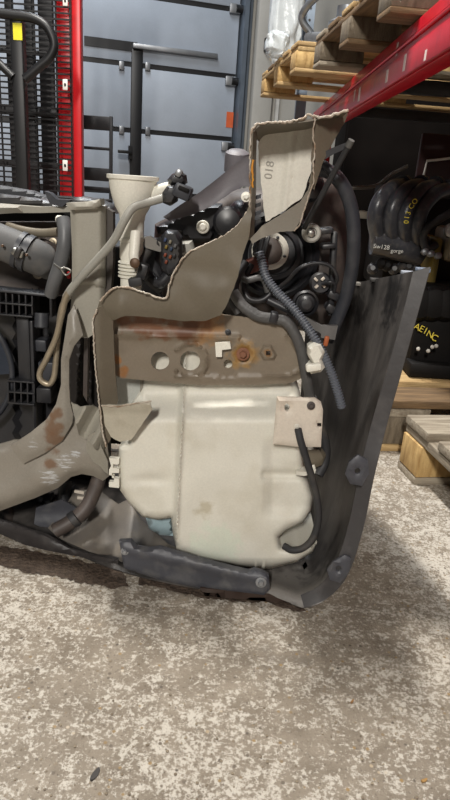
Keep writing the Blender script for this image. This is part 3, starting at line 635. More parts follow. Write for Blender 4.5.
# ---- washer tank
def tank_fn(x, y, d):
    o = 0.0
    sx = 184 - (y - 385) * .05
    o -= .008 * math.exp(-((x - sx) / 1.5) ** 2)                                     # moulding seam
    if x < sx: o += .010 * min(1, (sx - x) / 6)
    t = max(0, min(1, (424 - y) / 34)); o += .052 * t * t * (3 - 2 * t)                 # shoulder falls back at the top
    o += .008 * math.exp(-((y - (474 + (x - 240) * .02)) / 4) ** 2) * (1 if x > 262 else 0)
    t = max(0, min(1, (x - 262) / 10)); o += .008 * t * (1 if 436 < y < 520 else 0) * max(0, min(1, (y - 436) / 14)) * max(0, min(1, (520 - y) / 14))
    o += .003 * mnoise.noise(Vector((x * .03, y * .03, 0)))
    o += .006 * math.exp(-(((x - 150) / 16) ** 2 + ((y - 480) / 5) ** 2))
    return o
tank_out = [(141, 384), (143, 350), (181, 346), (230, 346), (265, 350), (290, 372), (300, 392), (306, 430), (303, 452), (304, 474), (309, 484), (313, 497), (311, 511), (303, 523), (287, 530), (279, 537), (281, 547), (299, 548), (317, 542), (313, 552), (297, 562), (270, 569), (240, 567), (205, 560), (177, 551), (173, 535), (171, 518), (158, 520), (143, 517), (129, 503), (120, 490), (118, 465), (119, 447), (128, 442), (130, 438), (127, 425), (131, 405)]
tank = relief('washer_tank', tank_out, .915, TANK, car, fn=tank_fn, thick=.11, step=2.2, round_px=8, round_m=.020, label='milky white plastic washer tank', smooth=70)
relief('tank_sump', [(145, 515), (173, 515), (174, 536), (160, 535), (149, 529)], .965, FLUID, tank, thick=.05, step=4, round_px=5, round_m=.015, label='pale blue tank sump')
# clip at the tank's left edge
relief('tank_clip', [(109, 458), (119, 459), (119, 464), (113, 464), (113, 468), (119, 469), (119, 473), (112, 473), (112, 478), (119, 479), (119, 488), (109, 487), (109, 482), (114, 482), (114, 476), (109, 475), (109, 470), (111, 466)], .925, YCON, tank, thick=.008, step=3, label='white toothed clip')
relief('tank_ledge', [(296, 471), (304, 472), (316, 470), (315, 473.5), (304, 476), (296, 475)], .915, TANK, tank, thick=.02, step=4)

# white bracket plate and drain hose
br = relief('bracket_plate', [(277, 397), (315, 398), (321, 402), (323, 410), (321, 447), (300, 447), (273, 444), (275, 420)], .892, WPL, car, thick=.004, step=4, round_px=2.5, round_m=.004,
            holes=[circ(287, 407.5, 2.6, 12, 4), [(323.2 - 6, 423), (321.5, 423), (321.5, 427), (317.2, 427)]], label='dusty white bracket plate')
bolt(311, 405.5, .890, 4.2, BROWN, br, 'screw', False); bolt(297, 426, .890, 2.6, CREAM, br, 'hose_stub', False)
tube('drain_hose', [(298, 429, .886), (301, 442, .884), (306, 458, .886), (312, 478, .886), (317, 500, .886), (318, 520, .886), (313, 538, .886), (303, 548, .886), (292, 550, .89), (284, 546, .90)], .0058, BLACKR, car, label='black rubber drain hose')
relief('tank_stay', [(297, 446), (320, 447), (326, 455), (322, 465), (310, 470), (297, 470)], .94, KHAKI, car, thick=.01, step=4, round_px=3, round_m=.006)

# ---- apron plate behind the tank top
def plate_fn(x, y, d):
    far = min(math.hypot(x - 160, y - 361), math.hypot(x - 190, y - 361), math.hypot(x - 228, y - 364), math.hypot(x - 268, y - 353)) > 15
    o = -.006 * math.exp(-((d - 7) / 1.6) ** 2) * (1 if x > 175 and y > 335 and far else 0)
    o -= .006 * math.exp(-((y - 337 - (x - 200) * .03) / 3) ** 2) * (1 if x < 240 else 0)
    r = math.hypot(x - 243, y - 354); o -= .004 * math.exp(-((r - 11) / 2.5) ** 2)
    r = math.hypot(x - 268, y - 353); o -= .005 * (1 if r < 7 else 0)
    return o + .001 * mnoise.noise(Vector((x * .06, y * .06, 3)))
apron = relief('apron_plate', [(108, 310), (150, 312), (210, 313), (250, 318), (280, 322), (295, 333), (305, 348), (311, 364), (306, 376), (292, 383), (255, 385), (200, 385), (176, 383), (140, 380), (122, 378), (112, 374)], .945, PLATE, car, fn=plate_fn, thick=.004, step=2.8, rag=.3,
               holes=[circ(160, 361, 9.2, 20), circ(190, 361, 10, 20), circ(228, 364, 4.5, 14), [(266, 351), (270.5, 351), (270.5, 355.5), (266, 355.5)]], label='rust stained apron plate with round holes')
bolt(243, 354, .938, 6.5, mat('rusty_bolt', S(120, 80, 58), .7, .2, var=.2), apron, label='rusty bolt'); bolt(228, 332, .94, 3, BLACK, apron)
relief('plate_clip', [(215, 343), (230, 342), (231, 349), (222, 350), (222, 357), (216, 357)], .934, YCON, apron, thick=.005, step=3, label='cream clip')

# ---- front flap of the cut wheelhouse
def flap_fn(x, y, d):
    o = .03 * max(0, (y - 300) / 20) ** 2 * .4 + .010 * math.sin((x - 100) * .03)
    return o + .0035 * mnoise.noise(Vector((x * .05, y * .05, 1))) + (.02 * max(0, (120 - x) / 20) if x < 120 else 0)
flap_out = [(97, 310), (100, 300), (107, 293), (119, 287), (140, 291), (165, 299), (169, 286), (177, 267), (190, 252), (207, 244), (224, 236), (238, 225), (246, 213), (249, 205), (252, 214), (249, 236), (243, 255), (237, 280), (229, 300), (221, 315), (206, 321), (180, 321), (150, 317), (125, 316), (112, 321), (106, 330)]
flap = relief('wheelhouse_flap', flap_out, .892, KHAKI, car, fn=flap_fn, thick=.003, step=4, rag=.35, label='torn khaki wheelhouse sheet')
def bead(name, pts, r, mt, par, label=None, seed=1):
    W = crom([PC(*p) for p in pts], 6); L = sum((b - a).length for a, b in zip(W, W[1:])); W = resample(W, max(8, int(L / .003)))
    rr = random.Random(seed); W = [p + Vector((rr.uniform(-1, 1), rr.uniform(-1, 1), rr.uniform(-1, 1))) * r * .35 for p in W]
    r *= .62; bm = bmesh.new(); sweep(bm, W, lambda s: r * rr.uniform(.7, 1.25), 7); return build(name, bm, mt, par, 60, label=label)
bead('cut_edge', [(100, 301, .90), (108, 293, .90), (119, 287, .897), (140, 291, .893), (165, 299, .893), (169, 286, .893), (177, 267, .893), (190, 252, .893), (207, 244, .893), (224, 236, .89), (238, 225, .89), (247, 212, .89)], .0022, EDGE, flap, 'ragged pale cut edge', 3)
# rail end to the left of the tank
rail = relief('side_rail', [(93, 322), (97, 308), (107, 304), (113, 316), (114, 345), (115, 372), (118, 400), (112, 416), (110, 440), (106, 446), (101, 430), (98, 400), (95, 360)], .905, KHAKI, car, fn=lambda x, y, d: .0009 * max(0, x - 98), thick=.004, step=4, rag=.3, label='khaki side rail end')
bead('cut_edge', [(97, 309, .903), (93, 322, .902), (94, 345, .902), (96, 372, .902), (99, 400, .902), (102, 428, .902), (106, 447, .902)], .0022, EDGE, rail, 'rusty cut edge', 8)
relief('rail_box', [(108, 372), (176, 380), (176, 400), (150, 404), (148, 412), (108, 412)], .985, mat('pale_grey_primer', S(168, 170, 164), .5, var=.05), car, thick=.004, step=6, label='pale grey box section')
relief('rail_seam', [(140, 378), (143, 378), (143, 404), (140, 404)], .98, PAINT, car, thick=.006, step=3)
ct = relief('cut_sheet_tongue', [(102, 405), (120, 405), (150, 401), (152, 410), (147, 417), (139, 429), (131, 440), (120, 442), (111, 437), (105, 426)], .890, mat('beige_primer', S(178, 172, 156), .5, var=.08, vscale=14, dirt=.3, dirtcol=S(130, 116, 96)), car, fn=lambda x, y, d: .0004 * (y - 405) * (1 if y > 408 else 0) - .006 * math.exp(-((y - 405) / 4) ** 2), thick=.003, step=3.5, rag=.3, label='cream folded sheet tongue')
bead('cut_edge', [(101, 406, .885), (120, 406, .884), (138, 403, .884), (151, 401, .886)], .0018, EDGE, ct, None, 5)

# ---- radiator support
relief('support_post', [(70, 208), (106, 206), (106, 240), (105, 275), (105, 304), (101, 318), (97, 332), (88, 338), (80, 337), (74, 330), (70, 316), (72, 290), (72, 250)], 1.0, PAINTL, car,
       fn=lambda x, y, d: .010 * max(0, (76 - x) / 6) + .012 * max(0, (x - 100) / 5) + (.006 if y > 283 + (x - 72) * .1 else 0) - .003 * math.exp(-((y - 281) / 3) ** 2), thick=.006, step=2.2, label='pale beige support post')
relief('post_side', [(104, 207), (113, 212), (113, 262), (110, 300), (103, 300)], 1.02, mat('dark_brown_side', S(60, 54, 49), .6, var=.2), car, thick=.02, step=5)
tp = relief('post_cap', [(66, 203), (84, 202), (100, 199), (101, 205), (95, 209), (70, 210)], .985, PAINTL, car, thick=.03, step=4, round_px=2, round_m=.004)
relief('support_flange', [(74, 305), (79, 320), (83, 335), (74, 346), (69, 360), (69, 385), (70, 402), (73, 415), (72, 424), (62, 441), (45, 453), (23, 464), (10, 446), (30, 433), (46, 420), (56, 404), (61, 385), (61, 360), (65, 335), (68, 315)], .97, PAINT, car,
       fn=lambda x, y, d: .006 * math.exp(-(d / 4) ** 2) + .01 * max(0, (340 - y) / 30), thick=.004, step=3.6, label='curved support flange with rust streak')
relief('support_arm', [(-30, 452), (0, 444), (14, 440), (30, 440), (60, 432), (72, 416), (80, 412), (92, 418), (100, 425), (107, 445), (109, 460), (109, 476), (103, 481), (93, 476), (82, 474), (71, 477), (58, 488), (35, 498), (0, 511), (-30, 520)], .985, PAINT, car,
       fn=lambda x, y, d: -.010 * math.exp(-((y - (470 - x * .42 + 25)) / 16) ** 2) + .010 * math.exp(-(d / 4) ** 2) + .003 * mnoise.noise(Vector((x * .06, y * .06, 5))), thick=.004, step=4, label='beige support arm with scraped paint')
relief('crumpled_gusset', [(71, 402), (80, 407), (93, 405), (103, 412), (106, 432), (104, 448), (96, 450), (88, 440), (80, 437), (76, 424)], .962, PAINTL, car, fn=lambda x, y, d: .014 * math.sin(x * .22 + y * .12), thick=.003, step=3, rag=.5, label='crumpled gusset')
relief('gusset_lobe', [(88, 436), (94, 432), (100, 436), (101, 446), (108, 462), (108, 474), (96, 466), (86, 450)], .956, PAINTL, car, fn=lambda x, y, d: .0008 * (y - 436), thick=.003, step=3)
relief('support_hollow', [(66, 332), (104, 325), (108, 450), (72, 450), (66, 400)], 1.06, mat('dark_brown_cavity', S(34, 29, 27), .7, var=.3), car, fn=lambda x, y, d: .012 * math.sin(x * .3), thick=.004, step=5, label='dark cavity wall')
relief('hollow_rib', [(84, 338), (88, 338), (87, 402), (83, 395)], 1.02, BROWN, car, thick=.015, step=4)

# ---- cut fender box at the top
fl = relief('fender_flange', [(313, 119), (330, 116), (348, 110), (346, 120), (338, 134), (330, 148), (322, 165), (314, 190), (309, 182), (313, 168), (311, 160), (313, 140)], lambda x, y: .895 + max(0, (x - 314)) * .0012, KHAKI, car, thick=.003, step=4, rag=.3, fn=lambda x, y, d: .002 * math.sin(y * .1), label='khaki fender flange')
inn = relief('fender_inner_plate', [(262, 132), (285, 130), (313, 124), (313, 150), (311, 172), (302, 198), (285, 210), (266, 222), (264, 210), (262, 190), (259, 165), (258, 145)], .965, CREAM, car,
             fn=lambda x, y, d: -.006 / (1 + math.exp(-(x - 288 + (y - 150) * .12) / 1.2)) + .003 * math.exp(-((x - 296 + (y - 150) * .12) / 2) ** 2), thick=.003, step=3.5, rag=.5, label='cream inner fender plate stamped 018')
INK = mat('grey_stamp_ink', S(158, 154, 145), .6)
q = PC(269.5, 170, .9643); lettering('stamped_number', '018', .0165, facing(q, CU * .985 + CR * .13, (0, -1, 0)), INK, inn, 'faint grey stamped number 018 reading upward')
roof_ = loft('fender_top_sheet', [[(252, 130, .89), (258, 124, .89), (270, 122, .89), (300, 120, .89), (314, 118, .89), (347, 110, .89)], [(254, 136, .93), (260, 130, .935), (271, 128, .94), (300, 126, .94), (314, 124, .945), (340, 117, .95)], [(258, 141, .97), (262, 135, .97), (272, 133, .975), (300, 130, .98), (314, 127, .98), (338, 122, .99)]], KHAKI, car, 24, 3, .003, 'khaki fender top sheet')
bead('cut_edge', [(251, 134, .888), (254, 127, .888), (263, 123, .888), (285, 122, .888), (302, 119, .888), (308, 115, .888), (314, 117, .888), (330, 116, .888), (348, 110, .888)], .0028, EDGE, roof_, 'ragged pale cut edge', 11)
box_floor = relief('fender_lower_sheet', [(250, 239), (262, 226), (282, 214), (300, 202), (308, 190), (313, 174), (314, 184), (307, 204), (300, 222), (294, 231), (280, 232), (262, 238), (252, 244)], lambda x, y: .93 - (y - 175) * .0006, KHAKI, car, thick=.003, step=3.5, rag=.3, label='khaki lower fender sheet')
bead('cut_edge', [(315, 118, .888), (313, 135, .888), (315, 150, .888), (313, 165, .888), (314, 180, .888), (309, 195, .888), (304, 210, .888), (300, 224, .888), (294, 231, .888)], .0017, EDGE, box_floor, None, 14)
lw = loft('fender_side_wall', [[(251, 130, .888), (250, 160, .888), (250, 190, .888), (249, 212, .888), (247, 240, .888)], [(255, 132, .91), (254, 160, .91), (254, 190, .91), (253, 210, .91), (252, 238, .91)]], KHAKI, car, 24, 3, .003)
bead('cut_edge', [(251, 132, .886), (250, 150, .886), (250, 175, .886), (250, 200, .886), (248, 222, .886), (246, 240, .886)], .0020, EDGE, lw, None, 17)
bead('cut_edge', [(253, 160, .884), (252.5, 168, .884), (253, 178, .884), (252.5, 188, .884)], .0024, EDGEO, lw, 'orange painted edge', 19)
for k in range(4): relief('fender_slot', [(255, 196 + k * 8), (261, 194 + k * 8), (261, 198 + k * 8), (255, 200 + k * 8)], .92, BLACK if k % 2 else SEAL, lw, thick=.004, step=4)

# ---- fender liner band with round cap
relief('liner_band', [(163, 217), (180, 205), (200, 192), (218, 178), (235, 164), (246, 157), (252, 155), (252, 188), (244, 186), (232, 192), (212, 206), (192, 215), (170, 221)], 1.03, LINER, car, fn=lambda x, y, d: -.004 * math.exp(-(d / 2.5) ** 2) + .006 * math.sin(x * .09), thick=.004, step=4, label='violet grey fender liner band')
lathe('liner_cap', PC(237, 158, 1.06), (0, -.25, 1), [(.0195, -.02), (.0195, .002), (.0185, .008), (.012, .012), (.002, .0125)], LINER, car, label='round grey cap')
bolt(246, 197, .95, 5, YCON, car, 'plastic_nut')

# ---- headlamp
hl = relief('headlamp_housing', [(155, 224), (170, 216), (200, 205), (225, 192), (250, 188), (275, 190), (300, 180), (322, 172), (340, 185), (350, 210), (353, 245), (349, 285), (340, 315), (325, 332), (290, 330), (240, 318), (200, 305), (165, 300), (152, 275)], 1.09, BROWN, car, round_px=20, round_m=.06, thick=.10, step=6,
            fn=lambda x, y, d: .02 * max(0, min(1, (245 - x) / 15)) + .006 * mnoise.noise(Vector((x * .05, y * .05, 2))), label='dusty black headlamp housing')
def disc(name, px, py, Y, prof, mt, par=hl, axis=(0, -1, .1), label=None, seg=32):
    s = SCL(px, py, Y); return lathe(name, PC(px, py, Y), axis, [(r * s, h * s) for r, h in prof], mt, par, seg, label=label)
disc('bulb_bowl', 276, 255, 1.075, [(43, 0), (43, 8), (39, 11), (36, 8), (34, 9), (30, 6), (28, 2)], GLOSSY, label='round black bulb bowl', axis=(-.1, -1, .1), seg=40)
disc('bowl_ring', 275, 253, 1.055, [(26, 0), (26, 8), (22, 10), (20, 6)], BLACK, axis=(-.1, -1, .1))
disc('retainer_ring', 270, 251, 1.03, [(18.5, 0), (18.5, 4), (17, 5), (13, 5), (12.5, 3)], CREAM, label='cream retainer ring')
disc('bulb_cap', 269, 251, 1.025, [(13, 0), (13, 4), (10, 6), (4, 6.5)], BROWN, label='brown bulb cap')
for a in (20, 100, 200, 300): disc('ring_screw', 270 + 15.5 * math.cos(R(a)), 251 + 15.5 * math.sin(R(a)), 1.022, [(1.6, 0), (1.6, 1.5), (1, 2)], BLACK, seg=10)
def rbx(name, px0, px1, py0, py1, Y, dpt, mt, par=hl, rot=0, label=None, bev=.003):
    q = PC((px0 + px1) / 2, (py0 + py1) / 2, Y); s = SCL(px0, py0, Y); w_, h_ = (px1 - px0) * s / 2, (py1 - py0) * s / 2
    M = Matrix.Translation(q) @ Matrix.Rotation(R(rot), 4, 'Y'); bm = bmesh.new(); box(bm, -w_, w_, 0, dpt, -h_, h_, M, bev); return build(name, bm, mt, par, 30, label=label)
cn = rbx('bulb_connector', 254, 268, 238, 254, .985, .035, BLACK, hl, 12, 'black bulb connector')
for k in range(3): rbx('connector_rib', 255 + k * 5, 258 + k * 5, 236, 256, .981, .01, GLOSSY, cn, 12, bev=.001)
rbx('ballast', 245, 268, 258, 272, 1.0, .03, mat('dusty_red_plastic', S(112, 66, 56), .55, var=.15), hl, -25, 'dusty red ballast lug', .006)
disc('rubber_buffer', 311, 233, 1.02, [(9.5, 0), (9.5, 5), (8, 7), (5, 7.5), (4.5, 5), (2, 5)], mat('grey_white_rubber', S(170, 168, 160), .55, var=.06), label='pale grey round buffer')
disc('buffer_core', 311, 233, 1.008, [(4, -1), (4, 2), (2.5, 3)], STEEL)
disc('bulb_socket', 320, 283, 1.04, [(11, 0), (11, 4), (9, 7), (5, 7)], BLACK, label='small black bulb socket')
for a in (40, 130, 220, 310): rbx('socket_lug', 320 + 5 * math.cos(R(a)) - 2, 320 + 5 * math.cos(R(a)) + 2, 283 + 5 * math.sin(R(a)) - 1.2, 283 + 5 * math.sin(R(a)) + 1.2, 1.022, .006, WPL, hl, a, bev=.0008)
disc('adjuster_knob', 305, 303, 1.03, [(13, 0), (13, 6), (11, 8), (9, 4), (8, 4), (8, 12), (5, 15), (1, 15.5)], BLACK, label='black adjuster knob')
disc('side_cap', 310, 188, 1.04, [(14, 0), (14, 8), (11, 14), (5, 17), (1, 17.5)], GLOSSY, label='black round cap'); disc('cap_button', 312, 187, 1.012, [(3, 0), (3, 2), (2, 3)], BLACK, seg=14)
tube('bulb_wire', [(334, 288, 1.02), (337, 277, 1.01), (330, 266, 1.01), (316, 263, 1.01), (300, 268, 1.01), (288, 280, 1.02), (276, 290, 1.03)], .0032, BLACK, hl, label='black bulb wire')
tube('bulb_wire', [(322, 284, 1.018), (330, 282, 1.012), (335, 285, 1.015), (334, 292, 1.02)], .003, BLACK, hl)
# left end of the headlamp
disc('mounting_bolt', 203, 227, 1.05, [(6.5, 0), (6.5, 3), (5.5, 4), (4.2, 3), (3.6, 3.5), (3.6, 6), (2.4, 7)], CREAM, label='pale mounting bolt')
relief('headlamp_arm', [(156, 226), (180, 214), (210, 204), (222, 204), (222, 216), (212, 240), (196, 243), (180, 236), (158, 234)], 1.055, GLOSSY, hl, thick=.03, step=4, round_px=4, round_m=.012, label='glossy black lamp arm')
relief('lamp_bellows', [(212, 241), (220, 217), (234, 202), (249, 198), (250, 214), (243, 226), (228, 236)], 1.04, GLOSSY, hl, thick=.03, step=3.5, round_px=9, round_m=.025, fn=lambda x, y, d: .003 * math.sin((x + y) * .5))
disc('lamp_motor', 228, 222, 1.03, [(15, 0), (15, 5), (12, 9), (5, 11), (1, 11)], GLOSSY)
con = relief('wiring_connector', [(161, 236), (166, 231), (176, 232), (181, 238), (181, 262), (177, 272), (168, 276), (161, 268)], .985, BLACK, car, thick=.03, step=3, round_px=3, round_m=.005, label='black wiring connector with coloured pins')
for k, (x, y, c) in enumerate([(165, 240, S(70, 96, 150)), (170, 242, S(200, 190, 160)), (166, 247, S(190, 160, 60)), (171, 249, S(60, 90, 130)), (165, 255, S(196, 86, 40)), (170, 257, S(200, 100, 44)), (175, 246, S(150, 150, 150)), (166, 262, S(180, 80, 40)), (174, 256, S(60, 60, 64))]):
    rbx('terminal_pin', x - 1.2, x + 1.3, y - 1.8, y + 1.8, .979, .008, mat('pin_%d' % k, tuple(v * .35 for v in c), .5), con, 20, bev=.0006)
tube('connector_lead', [(161, 242, 1.0), (152, 246, 1.01), (144, 256, 1.0), (140, 266, .985)], .008, BLACKR, car); tube('connector_lead', [(170, 274, 1.0), (160, 283, 1.0), (150, 276, 1.01), (143, 268, 1.0)], .009, BLACK, car)
relief('lamp_bracket', [(141, 236), (160, 240), (158, 262), (166, 285), (160, 296), (146, 284), (138, 262)], 1.03, BLACK, car, thick=.02, step=4, round_px=3, round_m=.006)
relief('lamp_stay', [(140, 238), (150, 236), (166, 246), (160, 252), (146, 248)], .995, mat('dusty_grey_plastic', S(112, 108, 102), .55, var=.2), car, thick=.008, step=3.5)
relief('pale_block', [(181, 242), (192, 241), (195, 252), (188, 258), (181, 254)], 1.03, HOSE, car, thick=.02, step=3, round_px=3, round_m=.008)
# seal arc, rod and inner brackets at the right
tube('hood_seal', [(300, 185, 1.03), (309, 174, 1.0), (321, 170, .985), (334, 175, .98), (345, 190, .98), (352, 212, .985), (354, 240, .99), (352, 268, 1.0), (346, 296, 1.01), (336, 322, 1.02), (328, 340, 1.03)], .0105, SEAL, car, sides=16, label='thick dark rubber seal arc')
tube('hood_seal_fin', [(310, 169, .985), (322, 164, .975), (330, 170, .97), (338, 178, .968)], .006, SEAL, car)
tube('stay_rod', [(350, 143, .90), (304, 228, .985)], .0040, BLACKR, car, straight=True, label='slim black stay rod')
tube('rod_cap', [(351.5, 140, .898), (348, 147, .902)], .0046, mat('dusty_rod_end', S(84, 83, 81), .6), car, straight=True)
relief('rod_bracket', [(312, 158), (332, 148), (350, 141), (349, 147), (334, 154), (314, 166)], .91, BLACK, car, thick=.003, step=4)
relief('lamp_foot', [(286, 314), (304, 316), (322, 326), (338, 326), (335, 340), (322, 338), (310, 330), (290, 322)], 1.0, mat('dusty_grey_bracket', S(104, 102, 100), .5, var=.12), car, thick=.01, step=3.5, fn=lambda x, y, d: -.006 * math.sin(x * .12), label='grey bent lamp foot')
rbx('orange_tag', 324, 329, 336, 347, .99, .006, mat('orange_tag', S(170, 92, 52), .6), car, 5)
for x0, x1, y0, y1, r_ in ((328, 340, 292, 300, 20), (326, 336, 305, 313, 30), (320, 334, 228, 234, -10), (322, 336, 244, 249, -8)): rbx('housing_rib', x0, x1, y0, y1, 1.02, .03, BLACK, hl, r_)
rbx('side_pillar', 330, 336, 232, 318, 1.03, .02, BLACK, hl, -4)
# wiring
corrugated('corrugated_sleeve', [(259, 252, .972), (262, 262, .968), (266, 277, .962), (277, 292, .955), (291, 306, .945), (303, 321, .935), (313, 336, .925), (322, 352, .92), (331, 372, .915), (337, 390, .912), (342, 408, .91)], .0072, .0042, CORR, car, .25, 'blue grey corrugated cable sleeve')
clip = relief('sleeve_clip', [(308, 347), (314, 343), (321, 345), (325, 352), (322, 360), (325, 367), (321, 372), (311, 374), (307, 367), (312, 363), (308, 356)], .905, YCON, car, thick=.02, step=3, round_px=3, round_m=.006, label='cream plastic clip on the sleeve')
rbx('clip_latch', 306, 322, 364, 372, .898, .012, YCON, clip, -14)
tube('harness', [(233, 292, .95), (243, 306, .945), (258, 316, .94), (274, 319, .94), (286, 322, .938), (295, 334, .935), (301, 350, .935), (305, 370, .935), (309, 392, .938), (311, 400, .94)], .0085, TAPE, car, label='grey taped wiring harness')
rbx('harness_tie', 270, 278, 313, 324, .925, .02, BLACK, car, 10)
for i, pts in enumerate(([(246, 262, .98), (238, 276, .97), (235, 292, .965), (242, 306, .96), (256, 312, .955)], [(252, 264, .985), (244, 282, .98), (248, 298, .97), (262, 300, .97), (272, 290, .975), (266, 280, .98)], [(240, 270, .975), (246, 280, .97), (262, 278, .97), (268, 292, .97)], [(236, 285, .96), (232, 300, .955), (238, 314, .95)], [(268, 300, .97), (284, 308, .965), (298, 316, .96), (308, 330, .955), (318, 336, .97)])):
    tube('wiring_loom', pts, (.006, .0045, .005, .0055, .006)[i], (BLACKR, BLACK, TAPE, BLACKR, BLACK)[i], car)
bm = bmesh.new()
tube('lower_harness', [(311, 398, .95), (318, 420, .965), (325, 445, .97), (324, 462, .97), (318, 475, .96)], .009, BLACKR, car)

# ---- filler neck, breather hose and plugs
s = SCL(132, 210, 1.0); o0 = PC(131, 290, 1.0); up = (PC(133, 175, 1.0) - PC(131, 290, 1.0)); hgt = up.length
hh = lambda py: hgt * (290 - py) / 115
prof = [(9, 290), (11, 288), (11, 277)]
for k in range(5): prof += [(13.5, 276 - k * 3.6), (13.5, 275 - k * 3.6), (11, 273.8 - k * 3.6), (11, 273 - k * 3.6)]
prof += [(12, 256), (12, 240), (13, 239), (13, 236), (11.8, 235), (12, 220), (13.5, 212), (17, 206), (20, 198), (22.5, 188), (23.5, 180), (25.5, 179), (25.5, 175.5), (23.5, 175.3), (22, 180), (16, 200), (9, 212)]
fn_ = lathe('filler_neck', o0, up, [(r * s, hh(py)) for r, py in prof], YCON, car, 36, 'cream funnel shaped filler neck', 40)
tube('neck_lobe', [(148, 198, 1.0), (158, 192, .995), (168, 189, .99), (176, 190, .985)], .010, YCON, fn_)
tube('neck_elbow', [(136, 232, .975), (135, 244, .968), (134, 256, .962), (135, 264, .955)], lambda s_: .0085 - .001 * s_, YCON, fn_, label='white elbow')
disc('copper_terminal', 135, 263, .942, [(5, 0), (5, 2), (3, 3)], COPPER, fn_, label='copper end')
rbx('level_sensor', 137, 147, 264, 280, .955, .02, BLACK, car, 15); rbx('sensor_plug', 128, 142, 278, 287, .95, .02, BLACKR, car, -12)
tube('washer_hose', [(172, 195, .975), (160, 199, .97), (146, 203, .965), (133, 208, .955), (124, 221, .95), (114, 240, .955), (98, 259, .965), (82, 276, .975), (72, 288, .985), (66, 297, .995)], .0062, HOSE, car, label='grey washer hose')
pl = relief('hose_plug', [(162, 193), (167, 186), (174, 185), (178, 190), (176, 202), (170, 206), (163, 203)], .955, BLACK, car, thick=.03, step=3, round_px=4, round_m=.008, label='black hose plug')
rbx('plug_body', 173, 191, 185, 199, .95, .035, SEAL, pl, 18, 'grey black plug body', .004); rbx('plug_socket', 178, 189, 187, 191, .946, .006, DARK, pl, 18, bev=.001)
relief('plug_cap', [(167, 180), (172, 174), (179, 171), (185, 175), (186, 183), (180, 187), (172, 186)], .965, BLACK, pl, thick=.03, step=3, round_px=4, round_m=.01); rbx('plug_tab', 175, 182, 169, 177, .96, .012, ZINC, pl, 35)

# ---- radiator side at the left
bm = bmesh.new(); a = PC(-60, 470, 1.24); b_ = PC(108, 200, 1.24); box(bm, a.x, b_.x, 1.24, 1.29, a.z, b_.z, None, .004); rad = build('radiator', bm, DARK, car, label='dark radiator core')
relief('shroud_upper', [(-30, 222), (70, 222), (70, 296), (-30, 296)], 1.17, BROWN, car, thick=.02, step=8, fn=lambda x, y, d: .01 * math.sin(y * .12), label='dusty brown upper shroud')
sh = relief('fan_shroud', [(-30, 318), (14, 300), (30, 316), (58, 316), (60, 446), (-30, 446)], 1.14, BLACK, car, thick=.03, step=7, fn=lambda x, y, d: .01 * (1 if 16 < x < 30 else 0), label='black fan shroud')
# grids of ribs
for (x0, x1, y0, y1, nx, ny) in ((-20, 32, 292, 315, 8, 2), (8, 34, 382, 404, 4, 2)):
    for k in range(nx + 1): x = x0 + (x1 - x0) * k / nx; rbx('grid_rib', x - .8, x + .8, y0, y1, 1.085, .04, BLACK, sh, 1, bev=.0006)
    for k in range(ny + 1): y = y0 + (y1 - y0) * k / ny; rbx('grid_rib', x0, x1, y - .8, y + .8, 1.083, .04, BLACK, sh, 1, bev=.0006)
rbx('shroud_bar', -20, 52, 290.5, 294, 1.078, .03, SEAL, sh, 2); rbx('shroud_post', 17, 30, 316, 384, 1.10, .03, BLACK, sh); rbx('shroud_post', 49, 52, 293, 318, 1.08, .03, BLACK, sh); rbx('shroud_post', 31, 35, 318, 446, 1.09, .05, BLACK, sh)
disc('bush', 42, 313, 1.085, [(7, 0), (7, 14), (5, 15)], SEAL, sh, axis=(0, -.2, -1), label='grey bush')
rbx('motor_bracket', 38, 54, 362, 384, 1.085, .04, SEAL, sh); rbx('motor_bracket', 36, 51, 388, 404, 1.085, .04, BLACK, sh); rbx('shroud_step', 32, 46, 340, 352, 1.10, .03, SEAL, sh)
fc = PC(-58, 368, 1.10); s = SCL(0, 368, 1.10)
bm = bmesh.new(); sweep(bm, [fc + Vector((math.cos(a), 0, math.sin(a))) * 70 * s for a in [2 * math.pi * k / 64 for k in range(65)]], .0055, 8, False); build('fan_ring', bm, SEAL, sh, 50, label='curved fan ring')
for k in range(5):
    a = R(20 + 72 * k); bm = bmesh.new(); d = Vector((math.cos(a), 0, math.sin(a))); t = Vector((-d.z, 0, d.x)); nn = Vector((0, 1, 0))
    rows = [(fc + d * 14 * s * (1 + j * .9) + t * (wd) + nn * (.03 + .018 * (wd / .03))) for j in range(5) for wd in (-.03 - .004 * j, 0, .03 + .004 * j)]
    vs = [bm.verts.new(p) for p in rows]
    for j in range(4):
        for i in range(2): bm.faces.new((vs[j * 3 + i], vs[j * 3 + i + 1], vs[j * 3 + 4 + i], vs[j * 3 + 3 + i]))
    bmesh.ops.solidify(bm, geom=bm.faces[:], thickness=.003); build('fan_blade', bm, FANB, sh, 40, label='blue grey fan blade' if k == 0 else None)
lathe('fan_hub', fc + Vector((0, .01, 0)), (0, -1, 0), [(.03, -.04), (.03, .0), (.022, .008)], FANB, sh)
